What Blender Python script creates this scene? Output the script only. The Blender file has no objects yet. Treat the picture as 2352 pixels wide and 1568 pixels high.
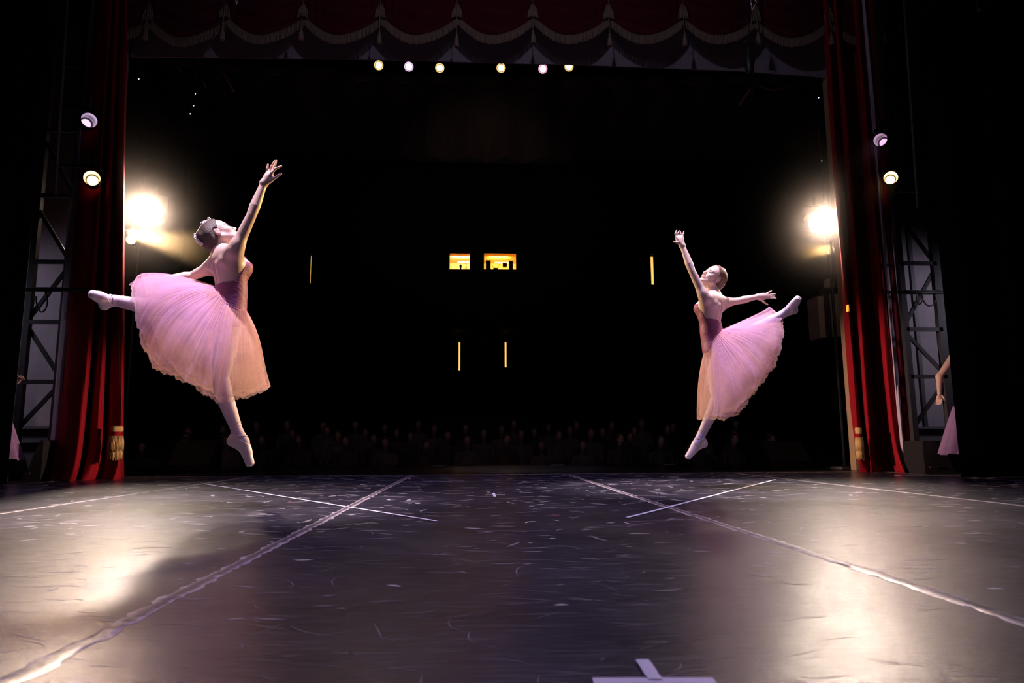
import bpy, math, random
import numpy as np
import openvdb as vdb
from mathutils import Vector, Matrix
random.seed(7); RNG = np.random.RandomState(11)
sc = bpy.context.scene
C = sc.collection

# ------------------------------------------------------------------ camera
W, H, FPX = 2352, 1568, 1600.0
CAMH = 0.39
yc = np.array([1088-1176, -(1018-784), -FPX]); yc /= np.linalg.norm(yc)
xc = np.array([1.0, math.tan(math.radians(0.3)), 0.0]); xc -= yc*xc.dot(yc); xc /= np.linalg.norm(xc)
zc = np.cross(xc, yc)
R = np.array([xc, yc, zc])            # rows: world axes in camera space -> R @ cam = world
cam_d = bpy.data.cameras.new('camera'); cam = bpy.data.objects.new('camera', cam_d); C.objects.link(cam)
cam_d.sensor_width = 36; cam_d.lens = FPX/W*36; cam_d.clip_start = 0.02; cam_d.clip_end = 200
cam_d.dof.use_dof = True; cam_d.dof.focus_distance = 5.1; cam_d.dof.aperture_fstop = 4.5
M4 = Matrix([list(R[0])+[0], list(R[1])+[0], list(R[2])+[CAMH], [0, 0, 0, 1]])
cam.matrix_world = M4
sc.camera = cam
def ray(px, py):
    return R @ np.array([(px-W/2)/FPX, -(py-H/2)/FPX, -1.0])
def P(px, py, Y):
    r = ray(px, py); t = Y/r[1]
    return np.array([r[0]*t, Y, CAMH+r[2]*t])
def F(px, py, z=0.0):
    r = ray(px, py); t = (z-CAMH)/r[2]
    return np.array([r[0]*t, r[1]*t, z])

# ------------------------------------------------------------------ world, exposure, stage lights
sc.view_settings.view_transform = 'Standard'; sc.view_settings.look = 'None'
sc.view_settings.exposure = 0.0; sc.view_settings.gamma = 1.0; sc.view_settings.use_curve_mapping = False
sc.cycles.transparent_max_bounces = 32; sc.cycles.max_bounces = 7; sc.cycles.volume_bounces = 0
sc.cycles.sample_clamp_indirect = 4
wd = bpy.data.worlds.new('world'); sc.world = wd; wd.use_nodes = True
wd.node_tree.nodes['Background'].inputs[0].default_value = (0.0006, 0.0005, 0.0008, 1)
wd.node_tree.nodes['Background'].inputs[1].default_value = 1.0
def spot(name, loc, tgt, col, power, ang=40, size=0.12, blend=0.6):
    l = bpy.data.lights.new(name, 'SPOT'); l.energy = power; l.color = col; l.spot_size = math.radians(ang)
    l.spot_blend = blend; l.shadow_soft_size = size
    o = bpy.data.objects.new(name, l); C.objects.link(o); o.location = [float(v) for v in loc]
    d = Vector([float(v) for v in tgt])-Vector([float(v) for v in loc]); o.rotation_euler = d.to_track_quat('-Z', 'Y').to_euler()
    return o
LAV = (0.80, 0.68, 1.0); WARM = (1.0, 0.62, 0.24); LW = (1.0, 0.78, 0.62)
LAMP_L = P(348, 490, 10.0); LAMP_R = P(1880, 512, 10.0)
# stage electrics above the dancers, out of frame
spot('electric_light', (-1.9, 4.0, 7.2), (-1.75, 4.6, 1), (1.0, .80, .93), 4200, 26, .08)
spot('electric_light', (2.0, 5.4, 7.4), (2.1, 6.0, 1), (1.0, .82, .93), 4200, 26, .08)
spot('electric_light', (-3.6, 0.6, 6.2), (-1.7, 4.8, 1.0), (.78, .66, 1.0), 260, 28, .2)
spot('electric_light', (4.0, 1.0, 6.2), (2.1, 6.0, 1.0), (.78, .66, 1.0), 290, 28, .2)
spot('electric_light', (0.2, 4.9, 7.5), (0.2, 4.6, 0), (.52, .42, 1.0), 1700, 84, .3, 1.)
# unseen fill spots added to brighten the wing walls
spot('wing_fill', (-7.4, 7.9, 2.6), (-6.1, 9.4, 1.8), (.90, .80, 1.0), 130, 84, .2, .9)
spot('wing_fill', (7.8, 7.7, 2.6), (6.5, 9.4, 1.8), (.90, .80, 1.0), 150, 80, .2, .9)
# side booms out of frame, raking across the stage onto the curtains
spot('side_light', (9, 5.9, 2.5), (-4.6, 8.5, .6), (1.0, .62, .50), 6000, 9, .1, .9)
spot('side_light', (-9, 6.3, 2.5), (5.6, 8.9, .7), (1.0, .62, .50), 8500, 13, .1, .9)
spot('fascia_fill', (0.3, 10.5, 5.0), (0.3, 16.5, 7.0), (1.0, .72, .62), 200, 36, .3, .9)  # unseen spot added to brighten the hall's ceiling fascia
spot('apron_fill', (0.3, 15.6, 6.0), (0.9, 11.4, 0), (.9, .8, 1.0), 150, 26, .1, .8)  # unseen spot added to bring out the apron dashes
# the two big side lamps facing the stage
spot('boom_light', LAMP_L+np.array([0.05, -0.25, -.03]), (-1.35, 1.4, 0.0), LW, 900, 78, .10, .8)
spot('boom_light', LAMP_R+np.array([-0.05, -0.25, -.03]), (1.25, 1.0, 0.0), LW, 680, 78, .10, .8)
# yellow cross light from the small lamps on the booms
spot('cross_light', P(1929, 572, 9.1)+np.array([-.1, 0, 0]), (-1.75, 4.6, 1.15), (1.0, .66, .22), 4200, 20, .06)
spot('cross_light', P(301, 550, 10.2)+np.array([.1, -.35, 0]), (2.0, 6.0, 1.05), (1.0, .70, .34), 4200, 20, .06)

# ------------------------------------------------------------------ materials
MATS = {}
def mat(name, col, rough=.6, metal=0., emis=None, estr=0., sheen=0., spec=.5, bump=0., bscale=40., var=0., vscale=6., sss=0., stretch=None, sheen_tint=None):
    if name in MATS: return MATS[name]
    m = bpy.data.materials.new(name); m.use_nodes = True; nt = m.node_tree; b = nt.nodes['Principled BSDF']
    b.inputs['Base Color'].default_value = (*col, 1); b.inputs['Roughness'].default_value = rough; b.inputs['Metallic'].default_value = metal
    b.inputs['Specular IOR Level'].default_value = spec
    if emis: b.inputs['Emission Color'].default_value = (*emis, 1); b.inputs['Emission Strength'].default_value = estr
    if sheen: b.inputs['Sheen Weight'].default_value = sheen; b.inputs['Sheen Roughness'].default_value = .35
    if sheen and sheen_tint: b.inputs['Sheen Tint'].default_value = (*sheen_tint, 1)
    if sss: b.inputs['Subsurface Weight'].default_value = sss; b.inputs['Subsurface Radius'].default_value = (.02, .008, .004); b.inputs['Subsurface Scale'].default_value = 1.
    tc = nt.nodes.new('ShaderNodeTexCoord'); src = tc.outputs['Object']
    if stretch:
        mp = nt.nodes.new('ShaderNodeMapping'); mp.inputs['Scale'].default_value = stretch; nt.links.new(src, mp.inputs[0]); src = mp.outputs[0]
    if var or True:
        n = nt.nodes.new('ShaderNodeTexNoise'); n.inputs['Scale'].default_value = vscale; n.inputs['Detail'].default_value = 5; nt.links.new(src, n.inputs['Vector'])
        v = var or .06
        mx = nt.nodes.new('ShaderNodeMix'); mx.data_type = 'RGBA'
        mx.inputs[6].default_value = (*[c*(1-v) for c in col], 1); mx.inputs[7].default_value = (*[min(1, c*(1+v)) for c in col], 1)
        nt.links.new(n.outputs['Fac'], mx.inputs[0]); nt.links.new(mx.outputs[2], b.inputs['Base Color'])
    if bump:
        n2 = nt.nodes.new('ShaderNodeTexNoise'); n2.inputs['Scale'].default_value = bscale; n2.inputs['Detail'].default_value = 4; nt.links.new(src, n2.inputs['Vector'])
        bp = nt.nodes.new('ShaderNodeBump'); bp.inputs['Strength'].default_value = bump; bp.inputs['Distance'].default_value = .01
        nt.links.new(n2.outputs['Fac'], bp.inputs['Height']); nt.links.new(bp.outputs[0], b.inputs['Normal'])
    MATS[name] = m
    return m
black = mat('black_metal', (.012, .012, .013), .45, .0, bump=.1)
blackcloth = mat('black_masking_cloth', (.012, .012, .015), .95, spec=.1, bump=.3, stretch=(8, 8, .4))
steel = mat('galvanised_steel', (.16, .16, .18), .5, .4, bump=.1)
darksteel = mat('dark_truss_steel', (.03, .03, .036), .55, .3, bump=.1)
plaster = mat('lilac_grey_plaster', (.16, .14, .165), .9, bump=.4, bscale=18, var=.25, vscale=5)
velvet = mat('red_velvet', (.24, .005, .012), .8, sheen=.2, sheen_tint=(1., .12, .10), spec=.15, bump=.25, bscale=60, stretch=(3, 3, .4), var=.2)
velvet2 = mat('maroon_velvet', (.05, .003, .010), .85, sheen=.12, sheen_tint=(.9, .1, .3), spec=.1, bump=.2, bscale=30)
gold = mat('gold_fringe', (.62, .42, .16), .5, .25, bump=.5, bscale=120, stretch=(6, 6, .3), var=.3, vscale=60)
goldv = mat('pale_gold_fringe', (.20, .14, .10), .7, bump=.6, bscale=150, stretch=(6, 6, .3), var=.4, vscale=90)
lining = mat('pale_lining', (.42, .36, .46), .85, bump=.3)
whitetape = mat('white_tape', (.75, .73, .80), .5, bump=.1)
hall = mat('hall_brown', (.05, .035, .03), .85, bump=.2)
hallb = mat('hall_band', (.20, .13, .11), .85, bump=.2)
hallred = mat('balcony_front', (.05, .02, .02), .8)
seatred = mat('seat_red', (.05, .012, .014), .85)
skin = mat('skin', (.64, .45, .40), .42, sss=.12, bump=.02, bscale=300, spec=.45)
lipm = mat('lips', (.45, .10, .10), .4); brow = mat('brow_lash', (.05, .025, .02), .6)
eyel = mat('eye_shadow', (.26, .15, .15), .6)
teeth = mat('teeth', (.8, .76, .72), .3)
hair_l = mat('dark_brown_hair', (.060, .028, .022), .42, bump=.5, bscale=70, stretch=(1, 6, 6), spec=.6)
hair_r = mat('light_brown_hair', (.15, .075, .045), .42, bump=.5, bscale=70, stretch=(1, 6, 6), spec=.6)
flower = mat('white_flowers', (.85, .80, .78), .6)
leot = mat('mauve_leotard', (.27, .075, .15), .55, spec=.3, bump=.5, bscale=26, stretch=(1, 1, 3.2), var=.12)
strapm = mat('mauve_strap', (.42, .16, .24), .55)
tights = mat('pale_tights', (.66, .55, .68), .6, bump=.03, bscale=200)
satin = mat('pale_pink_satin', (.78, .64, .68), .38, bump=.12, bscale=60, sheen=.2)
ribbon = mat('satin_ribbon', (.74, .58, .63), .35)

def floor_material(name, base, wood=False):
    m = bpy.data.materials.new(name); m.use_nodes = True; nt = m.node_tree; b = nt.nodes['Principled BSDF']; L = nt.links
    tc = nt.nodes.new('ShaderNodeTexCoord')
    geo = nt.nodes.new('ShaderNodeNewGeometry'); pos = geo.outputs['Position']
    def noise(scale, stretch, detail=6, rot=0.):
        mp = nt.nodes.new('ShaderNodeMapping'); mp.inputs['Scale'].default_value = stretch; mp.inputs['Rotation'].default_value = (0, 0, rot)
        L.new(pos, mp.inputs[0]); n = nt.nodes.new('ShaderNodeTexNoise'); n.inputs['Scale'].default_value = scale; n.inputs['Detail'].default_value = detail
        n.inputs['Roughness'].default_value = .65
        L.new(mp.outputs[0], n.inputs['Vector']); return n.outputs['Fac']
    def ramp(x, a, c, lo, hi):
        r = nt.nodes.new('ShaderNodeMapRange'); r.inputs[1].default_value = a; r.inputs[2].default_value = c; r.inputs[3].default_value = lo; r.inputs[4].default_value = hi
        L.new(x, r.inputs[0]); return r.outputs[0]
    def mth(op, x, y):
        q = nt.nodes.new('ShaderNodeMath'); q.operation = op
        for i, v in enumerate((x, y)):
            if isinstance(v, float): q.inputs[i].default_value = v
            else: L.new(v, q.inputs[i])
        return q.outputs[0]
    s1 = ramp(noise(3.0, (1.3, 26, 1), 8), .57, .72, 0, 1)         # long cross-stage rubbed streaks
    s2 = ramp(noise(9.0, (1.2, 14, 1), 6, .35), .66, .80, 0, 1)
    s3 = ramp(noise(7.0, (12, 1.2, 1), 6, -.5), .70, .82, 0, 1)
    grime = noise(1.3, (1, 1, 1), 5)
    wear = mth('ADD', mth('MULTIPLY', s1, .55), mth('ADD', mth('MULTIPLY', s2, .5), mth('MULTIPLY', s3, .45)))
    mx = nt.nodes.new('ShaderNodeMix'); mx.data_type = 'RGBA'; mx.inputs[6].default_value = (*base, 1); mx.inputs[7].default_value = (.17, .15, .155, 1)
    L.new(wear, mx.inputs[0])
    mx2 = nt.nodes.new('ShaderNodeMix'); mx2.data_type = 'RGBA'; mx2.blend_type = 'MULTIPLY'; mx2.inputs[0].default_value = 1.
    L.new(mx.outputs[2], mx2.inputs[6])
    cg = nt.nodes.new('ShaderNodeCombineColor'); g = ramp(grime, .3, .7, .7, 1.35)
    for i in range(3): L.new(g, cg.inputs[i])
    L.new(cg.outputs[0], mx2.inputs[7]); L.new(mx2.outputs[2], b.inputs['Base Color'])
    r0 = ramp(grime, .3, .7, .32, .42)
    fine = noise(14, (1, 7.0, 1), 8)
    L.new(mth('ADD', mth('ADD', r0, mth('MULTIPLY', wear, .16)), mth('MULTIPLY', mth('SUBTRACT', fine, .5), .30)), b.inputs['Roughness'])
    b.inputs['Specular IOR Level'].default_value = .5
    bp = nt.nodes.new('ShaderNodeBump'); L.new(ramp(noise(9, (1, 8, 1), 8), .42, .60, .62, .22), b.inputs['Coat Weight']); b.inputs['Coat Roughness'].default_value = .13; b.inputs['Coat IOR'].default_value = 1.45
    bp.inputs['Strength'].default_value = .26; bp.inputs['Distance'].default_value = .004
    hs = mth('ADD', noise(22, (1, 4.5, 1), 8), mth('MULTIPLY', noise(1.6, (.6, 2.2, 1), 2), 1.4))
    L.new(hs, bp.inputs['Height']); L.new(bp.outputs[0], b.inputs['Normal']); L.new(bp.outputs[0], b.inputs['Coat Normal'])
    return m
vinyl = floor_material('black_dance_vinyl', (.017, .015, .026))
boards = floor_material('dark_stage_boards', (.012, .010, .011))

# ------------------------------------------------------------------ helpers
def tag(o, label=None, cat=None, group=None, kind=None):
    if label: o['label'] = label
    if cat: o['category'] = cat
    if group: o['group'] = group
    if kind: o['kind'] = kind
    return o
def empty(name, loc=(0, 0, 0), rz=0.):
    o = bpy.data.objects.new(name, None); C.objects.link(o); o.location = [float(v) for v in loc]; o.rotation_euler = (0, 0, rz)
    o.empty_display_size = .1
    bpy.context.view_layer.update()
    return o
def link(name, me, m, parent=None, smooth=True):
    if smooth: me.polygons.foreach_set('use_smooth', np.ones(len(me.polygons), dtype=bool))
    for x in (m if isinstance(m, (list, tuple)) else [m]): me.materials.append(x)
    o = bpy.data.objects.new(name, me); C.objects.link(o)
    if parent is not None:
        o.parent = parent
        par = parent; mtx = Matrix.Identity(4); ch = []
        while par is not None: ch.append(par); par = par.parent
        for q in reversed(ch): mtx = mtx @ q.matrix_parent_inverse @ Matrix.LocRotScale(q.location, q.rotation_euler, q.scale)
        o.matrix_parent_inverse = mtx.inverted()
    return o
class MB:
    def __init__(s): s.v = []; s.f = []
    def add(s, vs, fs):
        n = len(s.v); s.v += [tuple(float(c) for c in v) for v in vs]; s.f += [tuple(i+n for i in f) for f in fs]; return s
    def box(s, c, d, rot=None):
        vs = []
        for x in (-.5, .5):
            for y in (-.5, .5):
                for z in (-.5, .5):
                    p = Vector((x*d[0], y*d[1], z*d[2]))
                    if rot is not None: p = rot @ p
                    vs.append((p.x+c[0], p.y+c[1], p.z+c[2]))
        return s.add(vs, [(0, 1, 3, 2), (4, 6, 7, 5), (0, 4, 5, 1), (2, 3, 7, 6), (0, 2, 6, 4), (1, 5, 7, 3)])
    def bar(s, a, b, w, h=None):
        a = Vector([float(x) for x in a]); b = Vector([float(x) for x in b]); d = b-a
        q = d.to_track_quat('Z', 'X').to_matrix()
        return s.box((a+b)/2, (w, h or w, d.length), q)
    def tube(s, pts, r, n=8, cap=True):
        pts = [Vector([float(x) for x in p]) for p in pts]; rr = r if isinstance(r, (list, tuple)) else [r]*len(pts)
        rings = []
        up = Vector((0, 0, 1))
        for i, p in enumerate(pts):
            t = (pts[min(i+1, len(pts)-1)]-pts[max(i-1, 0)]).normalized()
            ref = up if abs(t.dot(up)) < .95 else Vector((1, 0, 0))
            a = t.cross(ref).normalized(); b2 = t.cross(a)
            rings.append([p+(a*math.cos(2*math.pi*k/n)+b2*math.sin(2*math.pi*k/n))*rr[i] for k in range(n)])
        vs = [v for g in rings for v in g]; fs = []
        for i in range(len(pts)-1):
            for k in range(n): fs.append((i*n+k, i*n+(k+1) % n, (i+1)*n+(k+1) % n, (i+1)*n+k))
        if cap: fs.append(tuple(range(n))[::-1]); fs.append(tuple((len(pts)-1)*n+k for k in range(n)))
        return s.add(vs, fs)
    def lathe(s, prof, axis_o, axis_d, n=20):
        o = Vector([float(x) for x in axis_o]); d = Vector([float(x) for x in axis_d]).normalized()
        ref = Vector((0, 0, 1)) if abs(d.z) < .95 else Vector((1, 0, 0)); a = d.cross(ref).normalized(); b2 = d.cross(a)
        vs = []; fs = []
        for (r, t) in prof:
            for k in range(n): vs.append(o+d*t+(a*math.cos(2*math.pi*k/n)+b2*math.sin(2*math.pi*k/n))*max(r, 1e-4))
        for i in range(len(prof)-1):
            for k in range(n): fs.append((i*n+k, i*n+(k+1) % n, (i+1)*n+(k+1) % n, (i+1)*n+k))
        return s.add(vs, fs)
    def quad(s, a, b, c, d): return s.add([a, b, c, d], [(0, 1, 2, 3)])
    def build(s, name, m, parent=None, smooth=False):
        me = bpy.data.meshes.new(name); me.from_pydata(s.v, [], s.f); me.update()
        return link(name, me, m, parent, smooth)
def grid_mesh(name, pts, m, parent=None, closed_u=False, closed_v=False, thick=0.):
    nu, nv = pts.shape[:2]
    idx = np.arange(nu*nv).reshape(nu, nv)
    a = idx if closed_u else idx[:-1]; b = np.roll(idx, -1, 0) if closed_u else idx[1:]
    q = np.stack([a[:, :-1], b[:, :-1], b[:, 1:], a[:, 1:]], -1).reshape(-1, 4)
    me = bpy.data.meshes.new(name); me.from_pydata(pts.reshape(-1, 3).tolist(), [], q.tolist())
    uvl = me.uv_layers.new(name='UVMap')
    U, V = np.meshgrid(np.arange(nu)/nu, np.arange(nv)/(nv-1), indexing='ij')
    uv = np.stack([U.ravel(), V.ravel()], 1)[q.ravel()]; uvl.data.foreach_set('uv', uv.astype(np.float32).ravel())
    me.update()
    o = link(name, me, m, parent, True)
    if thick:
        md = o.modifiers.new('thickness', 'SOLIDIFY'); md.thickness = thick; md.offset = 0
    return o

# ------------------------------------------------------------------ signed-distance modelling (one continuous skin)
class SDF:
    def __init__(s): s.p = []
    def cone(s, a, b, ra, rb, k=.03, neg=False):
        a = np.asarray(a, float); b = np.asarray(b, float); r = max(ra, rb)
        s.p.append(('c', (a, b, ra, rb), k, np.minimum(a, b)-r, np.maximum(a, b)+r, neg)); return s
    def ell(s, c, r, rot=None, k=.03, neg=False):
        c = np.asarray(c, float); r = np.asarray(r, float); rot = np.eye(3) if rot is None else np.asarray(rot, float)  # rows = local axes
        e = np.sqrt(((rot*r[:, None])**2).sum(0))
        s.p.append(('e', (c, r, rot), k, c-e, c+e, neg)); return s
    def chain(s, pts, rs, k=.03):
        for i in range(len(pts)-1): s.cone(pts[i], pts[i+1], rs[i], rs[i+1], k)
        return s
    def extend(s, o): s.p += o.p; return s
    def evalp(s, X, lo, hi, m):
        d = np.full(X.shape[:-1], 1.0)
        for t, a, k, l, h, neg in s.p:
            if np.any(l-k-m > hi) or np.any(h+k+m < lo): continue
            if t == 'c':
                A, B, ra, rb = a; ba = B-A; L2 = max(ba.dot(ba), 1e-12)
                u = np.clip(((X-A)@ba)/L2, 0, 1)
                q = np.linalg.norm(X-A-u[..., None]*ba, axis=-1)-(ra+(rb-ra)*u)
            else:
                c, r, rot = a; Y = (X-c)@rot.T
                k0 = np.linalg.norm(Y/r, axis=-1); k1 = np.linalg.norm(Y/(r*r), axis=-1)+1e-9; q = k0*(k0-1)/k1
            kk = max(k, 1e-5)
            if neg:
                hh = np.maximum(kk-np.abs(-q-d), 0)/kk; d = np.maximum(d, -q)+hh*hh*kk/4
            else:
                hh = np.maximum(kk-np.abs(q-d), 0)/kk; d = np.minimum(d, q)-hh*hh*kk/4
        return d
def sdf_mesh(name, S, vox, m, parent=None, offset=0., clip=None, paint=None):
    lo = np.min([p[3] for p in S.p if not p[5]], 0)-abs(offset)-4*vox; hi = np.max([p[4] for p in S.p if not p[5]], 0)+abs(offset)+4*vox
    B = 24; band = 3*vox
    g = vdb.FloatGrid(band)
    ilo = np.floor(lo/vox/B).astype(int); ihi = np.ceil(hi/vox/B).astype(int)
    ax = np.arange(B)
    L = np.array([p[3]-abs(offset)-p[2]*.5-band for p in S.p if not p[5]]); Hh = np.array([p[4]+abs(offset)+p[2]*.5+band for p in S.p if not p[5]])
    for i in range(ilo[0], ihi[0]):
        for j in range(ilo[1], ihi[1]):
            for k in range(ilo[2], ihi[2]):
                o = np.array([i, j, k])*B; bl = o*vox; bh = (o+B)*vox
                if not np.any(np.all((L < bh) & (Hh > bl), 1)): continue
                cx = (bl+bh)/2
                dc = S.evalp(cx[None], cx, cx, band+B*vox)[0]+(-offset)
                if abs(dc) > B*vox*1.1+band and dc > 0: continue
                X = np.stack(np.meshgrid((o[0]+ax)*vox, (o[1]+ax)*vox, (o[2]+ax)*vox, indexing='ij'), -1)
                d = S.evalp(X, bl, bh, band+abs(offset))-offset
                if clip is not None: d = np.maximum(d, clip(X))
                g.copyFromArray(np.clip(d, -band, band).astype(np.float32), ijk=(int(o[0]), int(o[1]), int(o[2])))
    p, q = g.convertToQuads(isovalue=0)
    p = p*vox
    me = bpy.data.meshes.new(name); me.from_pydata(p.tolist(), [], q.tolist()); me.update()
    o = link(name, me, m, parent, True)
    if paint is not None:
        c = p[q].mean(1); me.polygons.foreach_set('material_index', paint(c).astype(np.int32))
    return o
def unit(v): v = np.asarray(v, float); return v/np.linalg.norm(v)

# ================================================================== SETTING
def box_obj(name, x0, x1, y0, y1, z0, z1, m, parent=None, kind='structure'):
    o = MB().box(((x0+x1)/2, (y0+y1)/2, (z0+z1)/2), (x1-x0, y1-y0, z1-z0)).build(name, m, parent)
    if kind and parent is None: o['kind'] = kind
    return o
YE = 8.95                               # downstage edge of the vinyl
box_obj('floor', -12, 12, -5, 13.1, -.9, -.004, boards)
fl2 = MB().add([(-16, 13.1, -.94), (16, 13.1, -.94), (16, 37.9, 2.2), (-16, 37.9, 2.2)], [(0, 1, 2, 3)]).build('floor', hall); fl2['kind'] = 'structure'
# dance floor of taped vinyl strips
seams = [-4.62, F(0, 1182)[0]*.5+F(600, 1090)[0]*.5, -.77, 1.185, 3.31, 5.3]
df = empty('dance_floor'); tag(df, 'scuffed black dance floor vinyl laid across the stage', 'dance floor')
xs = [-7.2]+seams+[7.4]
for i in range(len(xs)-1):
    MB().box(((xs[i]+xs[i+1])/2, (YE-4)/2, -.0005), (xs[i+1]-xs[i]-.004, YE+4, .003)).build('vinyl_strip', vinyl, df)

def tape_mat():
    m = bpy.data.materials.new('worn_seam_tape'); m.use_nodes = True; nt = m.node_tree; b = nt.nodes['Principled BSDF']; L = nt.links
    uv = nt.nodes.new('ShaderNodeUVMap'); sx = nt.nodes.new('ShaderNodeSeparateXYZ'); L.new(uv.outputs[0], sx.inputs[0])
    d = nt.nodes.new('ShaderNodeMath'); d.operation = 'SUBTRACT'; d.inputs[1].default_value = .5; L.new(sx.outputs[1], d.inputs[0])
    e = nt.nodes.new('ShaderNodeMath'); e.operation = 'ABSOLUTE'; L.new(d.outputs[0], e.inputs[0])
    g = nt.nodes.new('ShaderNodeNewGeometry'); n = nt.nodes.new('ShaderNodeTexNoise'); n.inputs['Scale'].default_value = 28; n.inputs['Detail'].default_value = 6
    L.new(g.outputs['Position'], n.inputs['Vector'])
    a = nt.nodes.new('ShaderNodeMath'); a.operation = 'ADD'; L.new(e.outputs[0], a.inputs[0]); L.new(n.outputs['Fac'], a.inputs[1])
    r = nt.nodes.new('ShaderNodeMapRange'); r.inputs[1].default_value = .62; r.inputs[2].default_value = .95; L.new(a.outputs[0], r.inputs[0])
    mx = nt.nodes.new('ShaderNodeMix'); mx.data_type = 'RGBA'; mx.inputs[6].default_value = (.10, .085, .08, 1); mx.inputs[7].default_value = (.50, .44, .42, 1)
    L.new(r.outputs[0], mx.inputs[0]); L.new(mx.outputs[2], b.inputs['Base Color']); b.inputs['Roughness'].default_value = .34
    bp = nt.nodes.new('ShaderNodeBump'); bp.inputs['Strength'].default_value = .6; bp.inputs['Distance'].default_value = .004
    L.new(n.outputs['Fac'], bp.inputs['Height']); L.new(bp.outputs[0], b.inputs['Normal'])
    return m
seamtape = tape_mat()
def tape(name, a, b, w, m, label, cat='tape', group=None, rag=.15, n=None, z=.0016, lift=.0012):
    a = np.array(a, float); b = np.array(b, float); L = np.linalg.norm(b-a); n = n or max(4, int(L/.03)); t = (b-a)/L; s = np.array([-t[1], t[0], 0])
    pts = np.zeros((n+1, 5, 3))
    wob = np.cumsum(RNG.randn(n+1))*.0006; wob -= np.linspace(wob[0], wob[-1], n+1)
    for j, v in enumerate((-.5, -.3, 0, .3, .5)):
        rg = RNG.randn(n+1)*w*rag*(.5 if abs(v) == .5 else .1)
        off = v*w+rg*np.sign(v if v else 1)+wob
        pts[:, j] = a+np.linspace(0, L, n+1)[:, None]*t+off[:, None]*s
        pts[:, j, 2] = z+(lift if abs(v) < .4 else 0)+(np.abs(RNG.randn(n+1))*lift*.5 if abs(v) < .4 else 0)
    o = grid_mesh(name, pts, m)
    tag(o, label, cat, group); return o
lab = ['worn seam tape nearest the left wing, beside the curtain foot', 'second worn seam tape from the left, under the left dancer',
       'worn seam tape running to the lower left corner of the stage', 'worn seam tape running from centre stage to the right edge',
       'thin seam tape beyond the right dancer, meeting the white diagonal', 'seam tape at the foot of the black curtain on the right']
for x, l in zip(seams, lab):
    tape('seam_tape', (x, -1.5, 0), (x, YE, 0), .05, seamtape, l, 'tape', rag=.22)
tape('seam_tape', (-7, YE, 0), (7, YE, 0), .03, seamtape, 'faint tape along the far edge of the dance floor', 'tape', rag=.25)
tape('marking_tape', F(470, 1112), F(1003, 1198), .022, whitetape, 'white diagonal tape line on the left half of the stage', 'tape', rag=.03, z=.005, lift=.0003)
tape('marking_tape', F(1440, 1190), F(1781, 1102), .024, whitetape, 'white diagonal tape line under the right dancer', 'tape', rag=.03, z=.005, lift=.0003)
tape('marking_tape', F(1362, 1567), F(1642, 1567), .030, whitetape, 'short white tape strip across the bottom edge of the picture', 'tape', rag=.02, z=.003, lift=.0003)
tape('marking_tape', F(1475, 1520), F(1507, 1566), .024, whitetape, 'curved white tape tail standing on the strip at the bottom edge', 'tape', rag=.02, z=.0045, lift=.0003)
for (x0, x1, y), l in zip([(994, 1023, 1070), (1266, 1294, 1068), (1523, 1551, 1067)], ['white dash of tape on the dark apron, left of three', 'white dash of tape on the dark apron, middle of three', 'white dash of tape on the dark apron, nearest the right dancer']):
    tape('marking_tape', F(x0, y), F(x1, y), .30, whitetape, l, 'tape', rag=.02, z=.003, lift=.0003)
tape('marking_tape', F(1118, 1086.5), F(1154, 1086.5), .035, whitetape, 'white dash of tape on the far edge line at centre stage', 'tape', rag=.02, z=.006, lift=.0003)
cm = empty('centre_mark', F(1135, 1137)); tag(cm, 'small white cross of tape at centre stage', 'tape')
for (a, b, w) in (((1115, 1137), (1160, 1137), .018), ((1133, 1133), (1137, 1141), .02)):
    A = F(*a); B = F(*b); MB().box(((A[0]+B[0])/2, (A[1]+B[1])/2, .0035), (max(abs(B[0]-A[0]), w), max(abs(B[1]-A[1]), w), .001)).build('tape_piece', whitetape, cm)
# scuffs: uncountable rubbed marks, thin flecks on the vinyl
def scuffs(name, n, m, label, ymin, ymax, wmin, wmax, lmin, lmax):
    mb = MB()
    for _ in range(n):
        y = ymin*(ymax/ymin)**random.random() if ymax < 5 else ymin+(ymax-ymin)*random.random()**.62
        x = random.uniform(-.75, .85)*y*1.0+.1; l = random.uniform(lmin, lmax)*(0.4+y/6); w = random.uniform(wmin, wmax)*(.15+y/6)
        a = random.gauss(0, .35) if random.random() < .7 else random.uniform(-1.6, 1.6)
        cur = random.uniform(-1.2, 1.2)*.3; k = 5; pts = []
        for i in range(k):
            t = i/(k-1)-.5; ang = a+cur*t*2
            pts.append((x+math.cos(ang)*t*l, y+math.sin(ang)*t*l, ang, w*(1-abs(2*t))**.5+.0004))
        vs = []
        for px_, py_, an, ww in pts: vs += [(px_-math.sin(an)*ww/2, py_+math.cos(an)*ww/2, .0017), (px_+math.sin(an)*ww/2, py_-math.cos(an)*ww/2, .0017)]
        mb.add(vs, [(2*i, 2*i+1, 2*i+3, 2*i+2) for i in range(k-1)])
    o = mb.build(name, m); tag(o, label, 'marks', kind='stuff'); return o
sc0 = mat('scuff_dull', (.20, .17, .17), .5); sc1 = mat('scuff_grey', (.17, .155, .16), .5); sc2 = mat('scuff_pale', (.48, .44, .42), .5); sc3 = mat('scuff_red', (.5, .10, .05), .5)
scuffs('scuff_marks', 650, sc0, 'dull grey scuff marks scattered over the near half of the black vinyl', 1.0, 4.5, .003, .008, .04, .26)
scuffs('scuff_marks', 130, sc1, 'paler flecks and scratches scattered over the near half of the black vinyl', 1.0, 4.5, .003, .007, .02, .10)
scuffs('scuff_marks', 1500, sc1, 'grey rubbed streaks crowded on the far half of the black vinyl', 1.6, 8.85, .006, .035, .03, .2)
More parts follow.
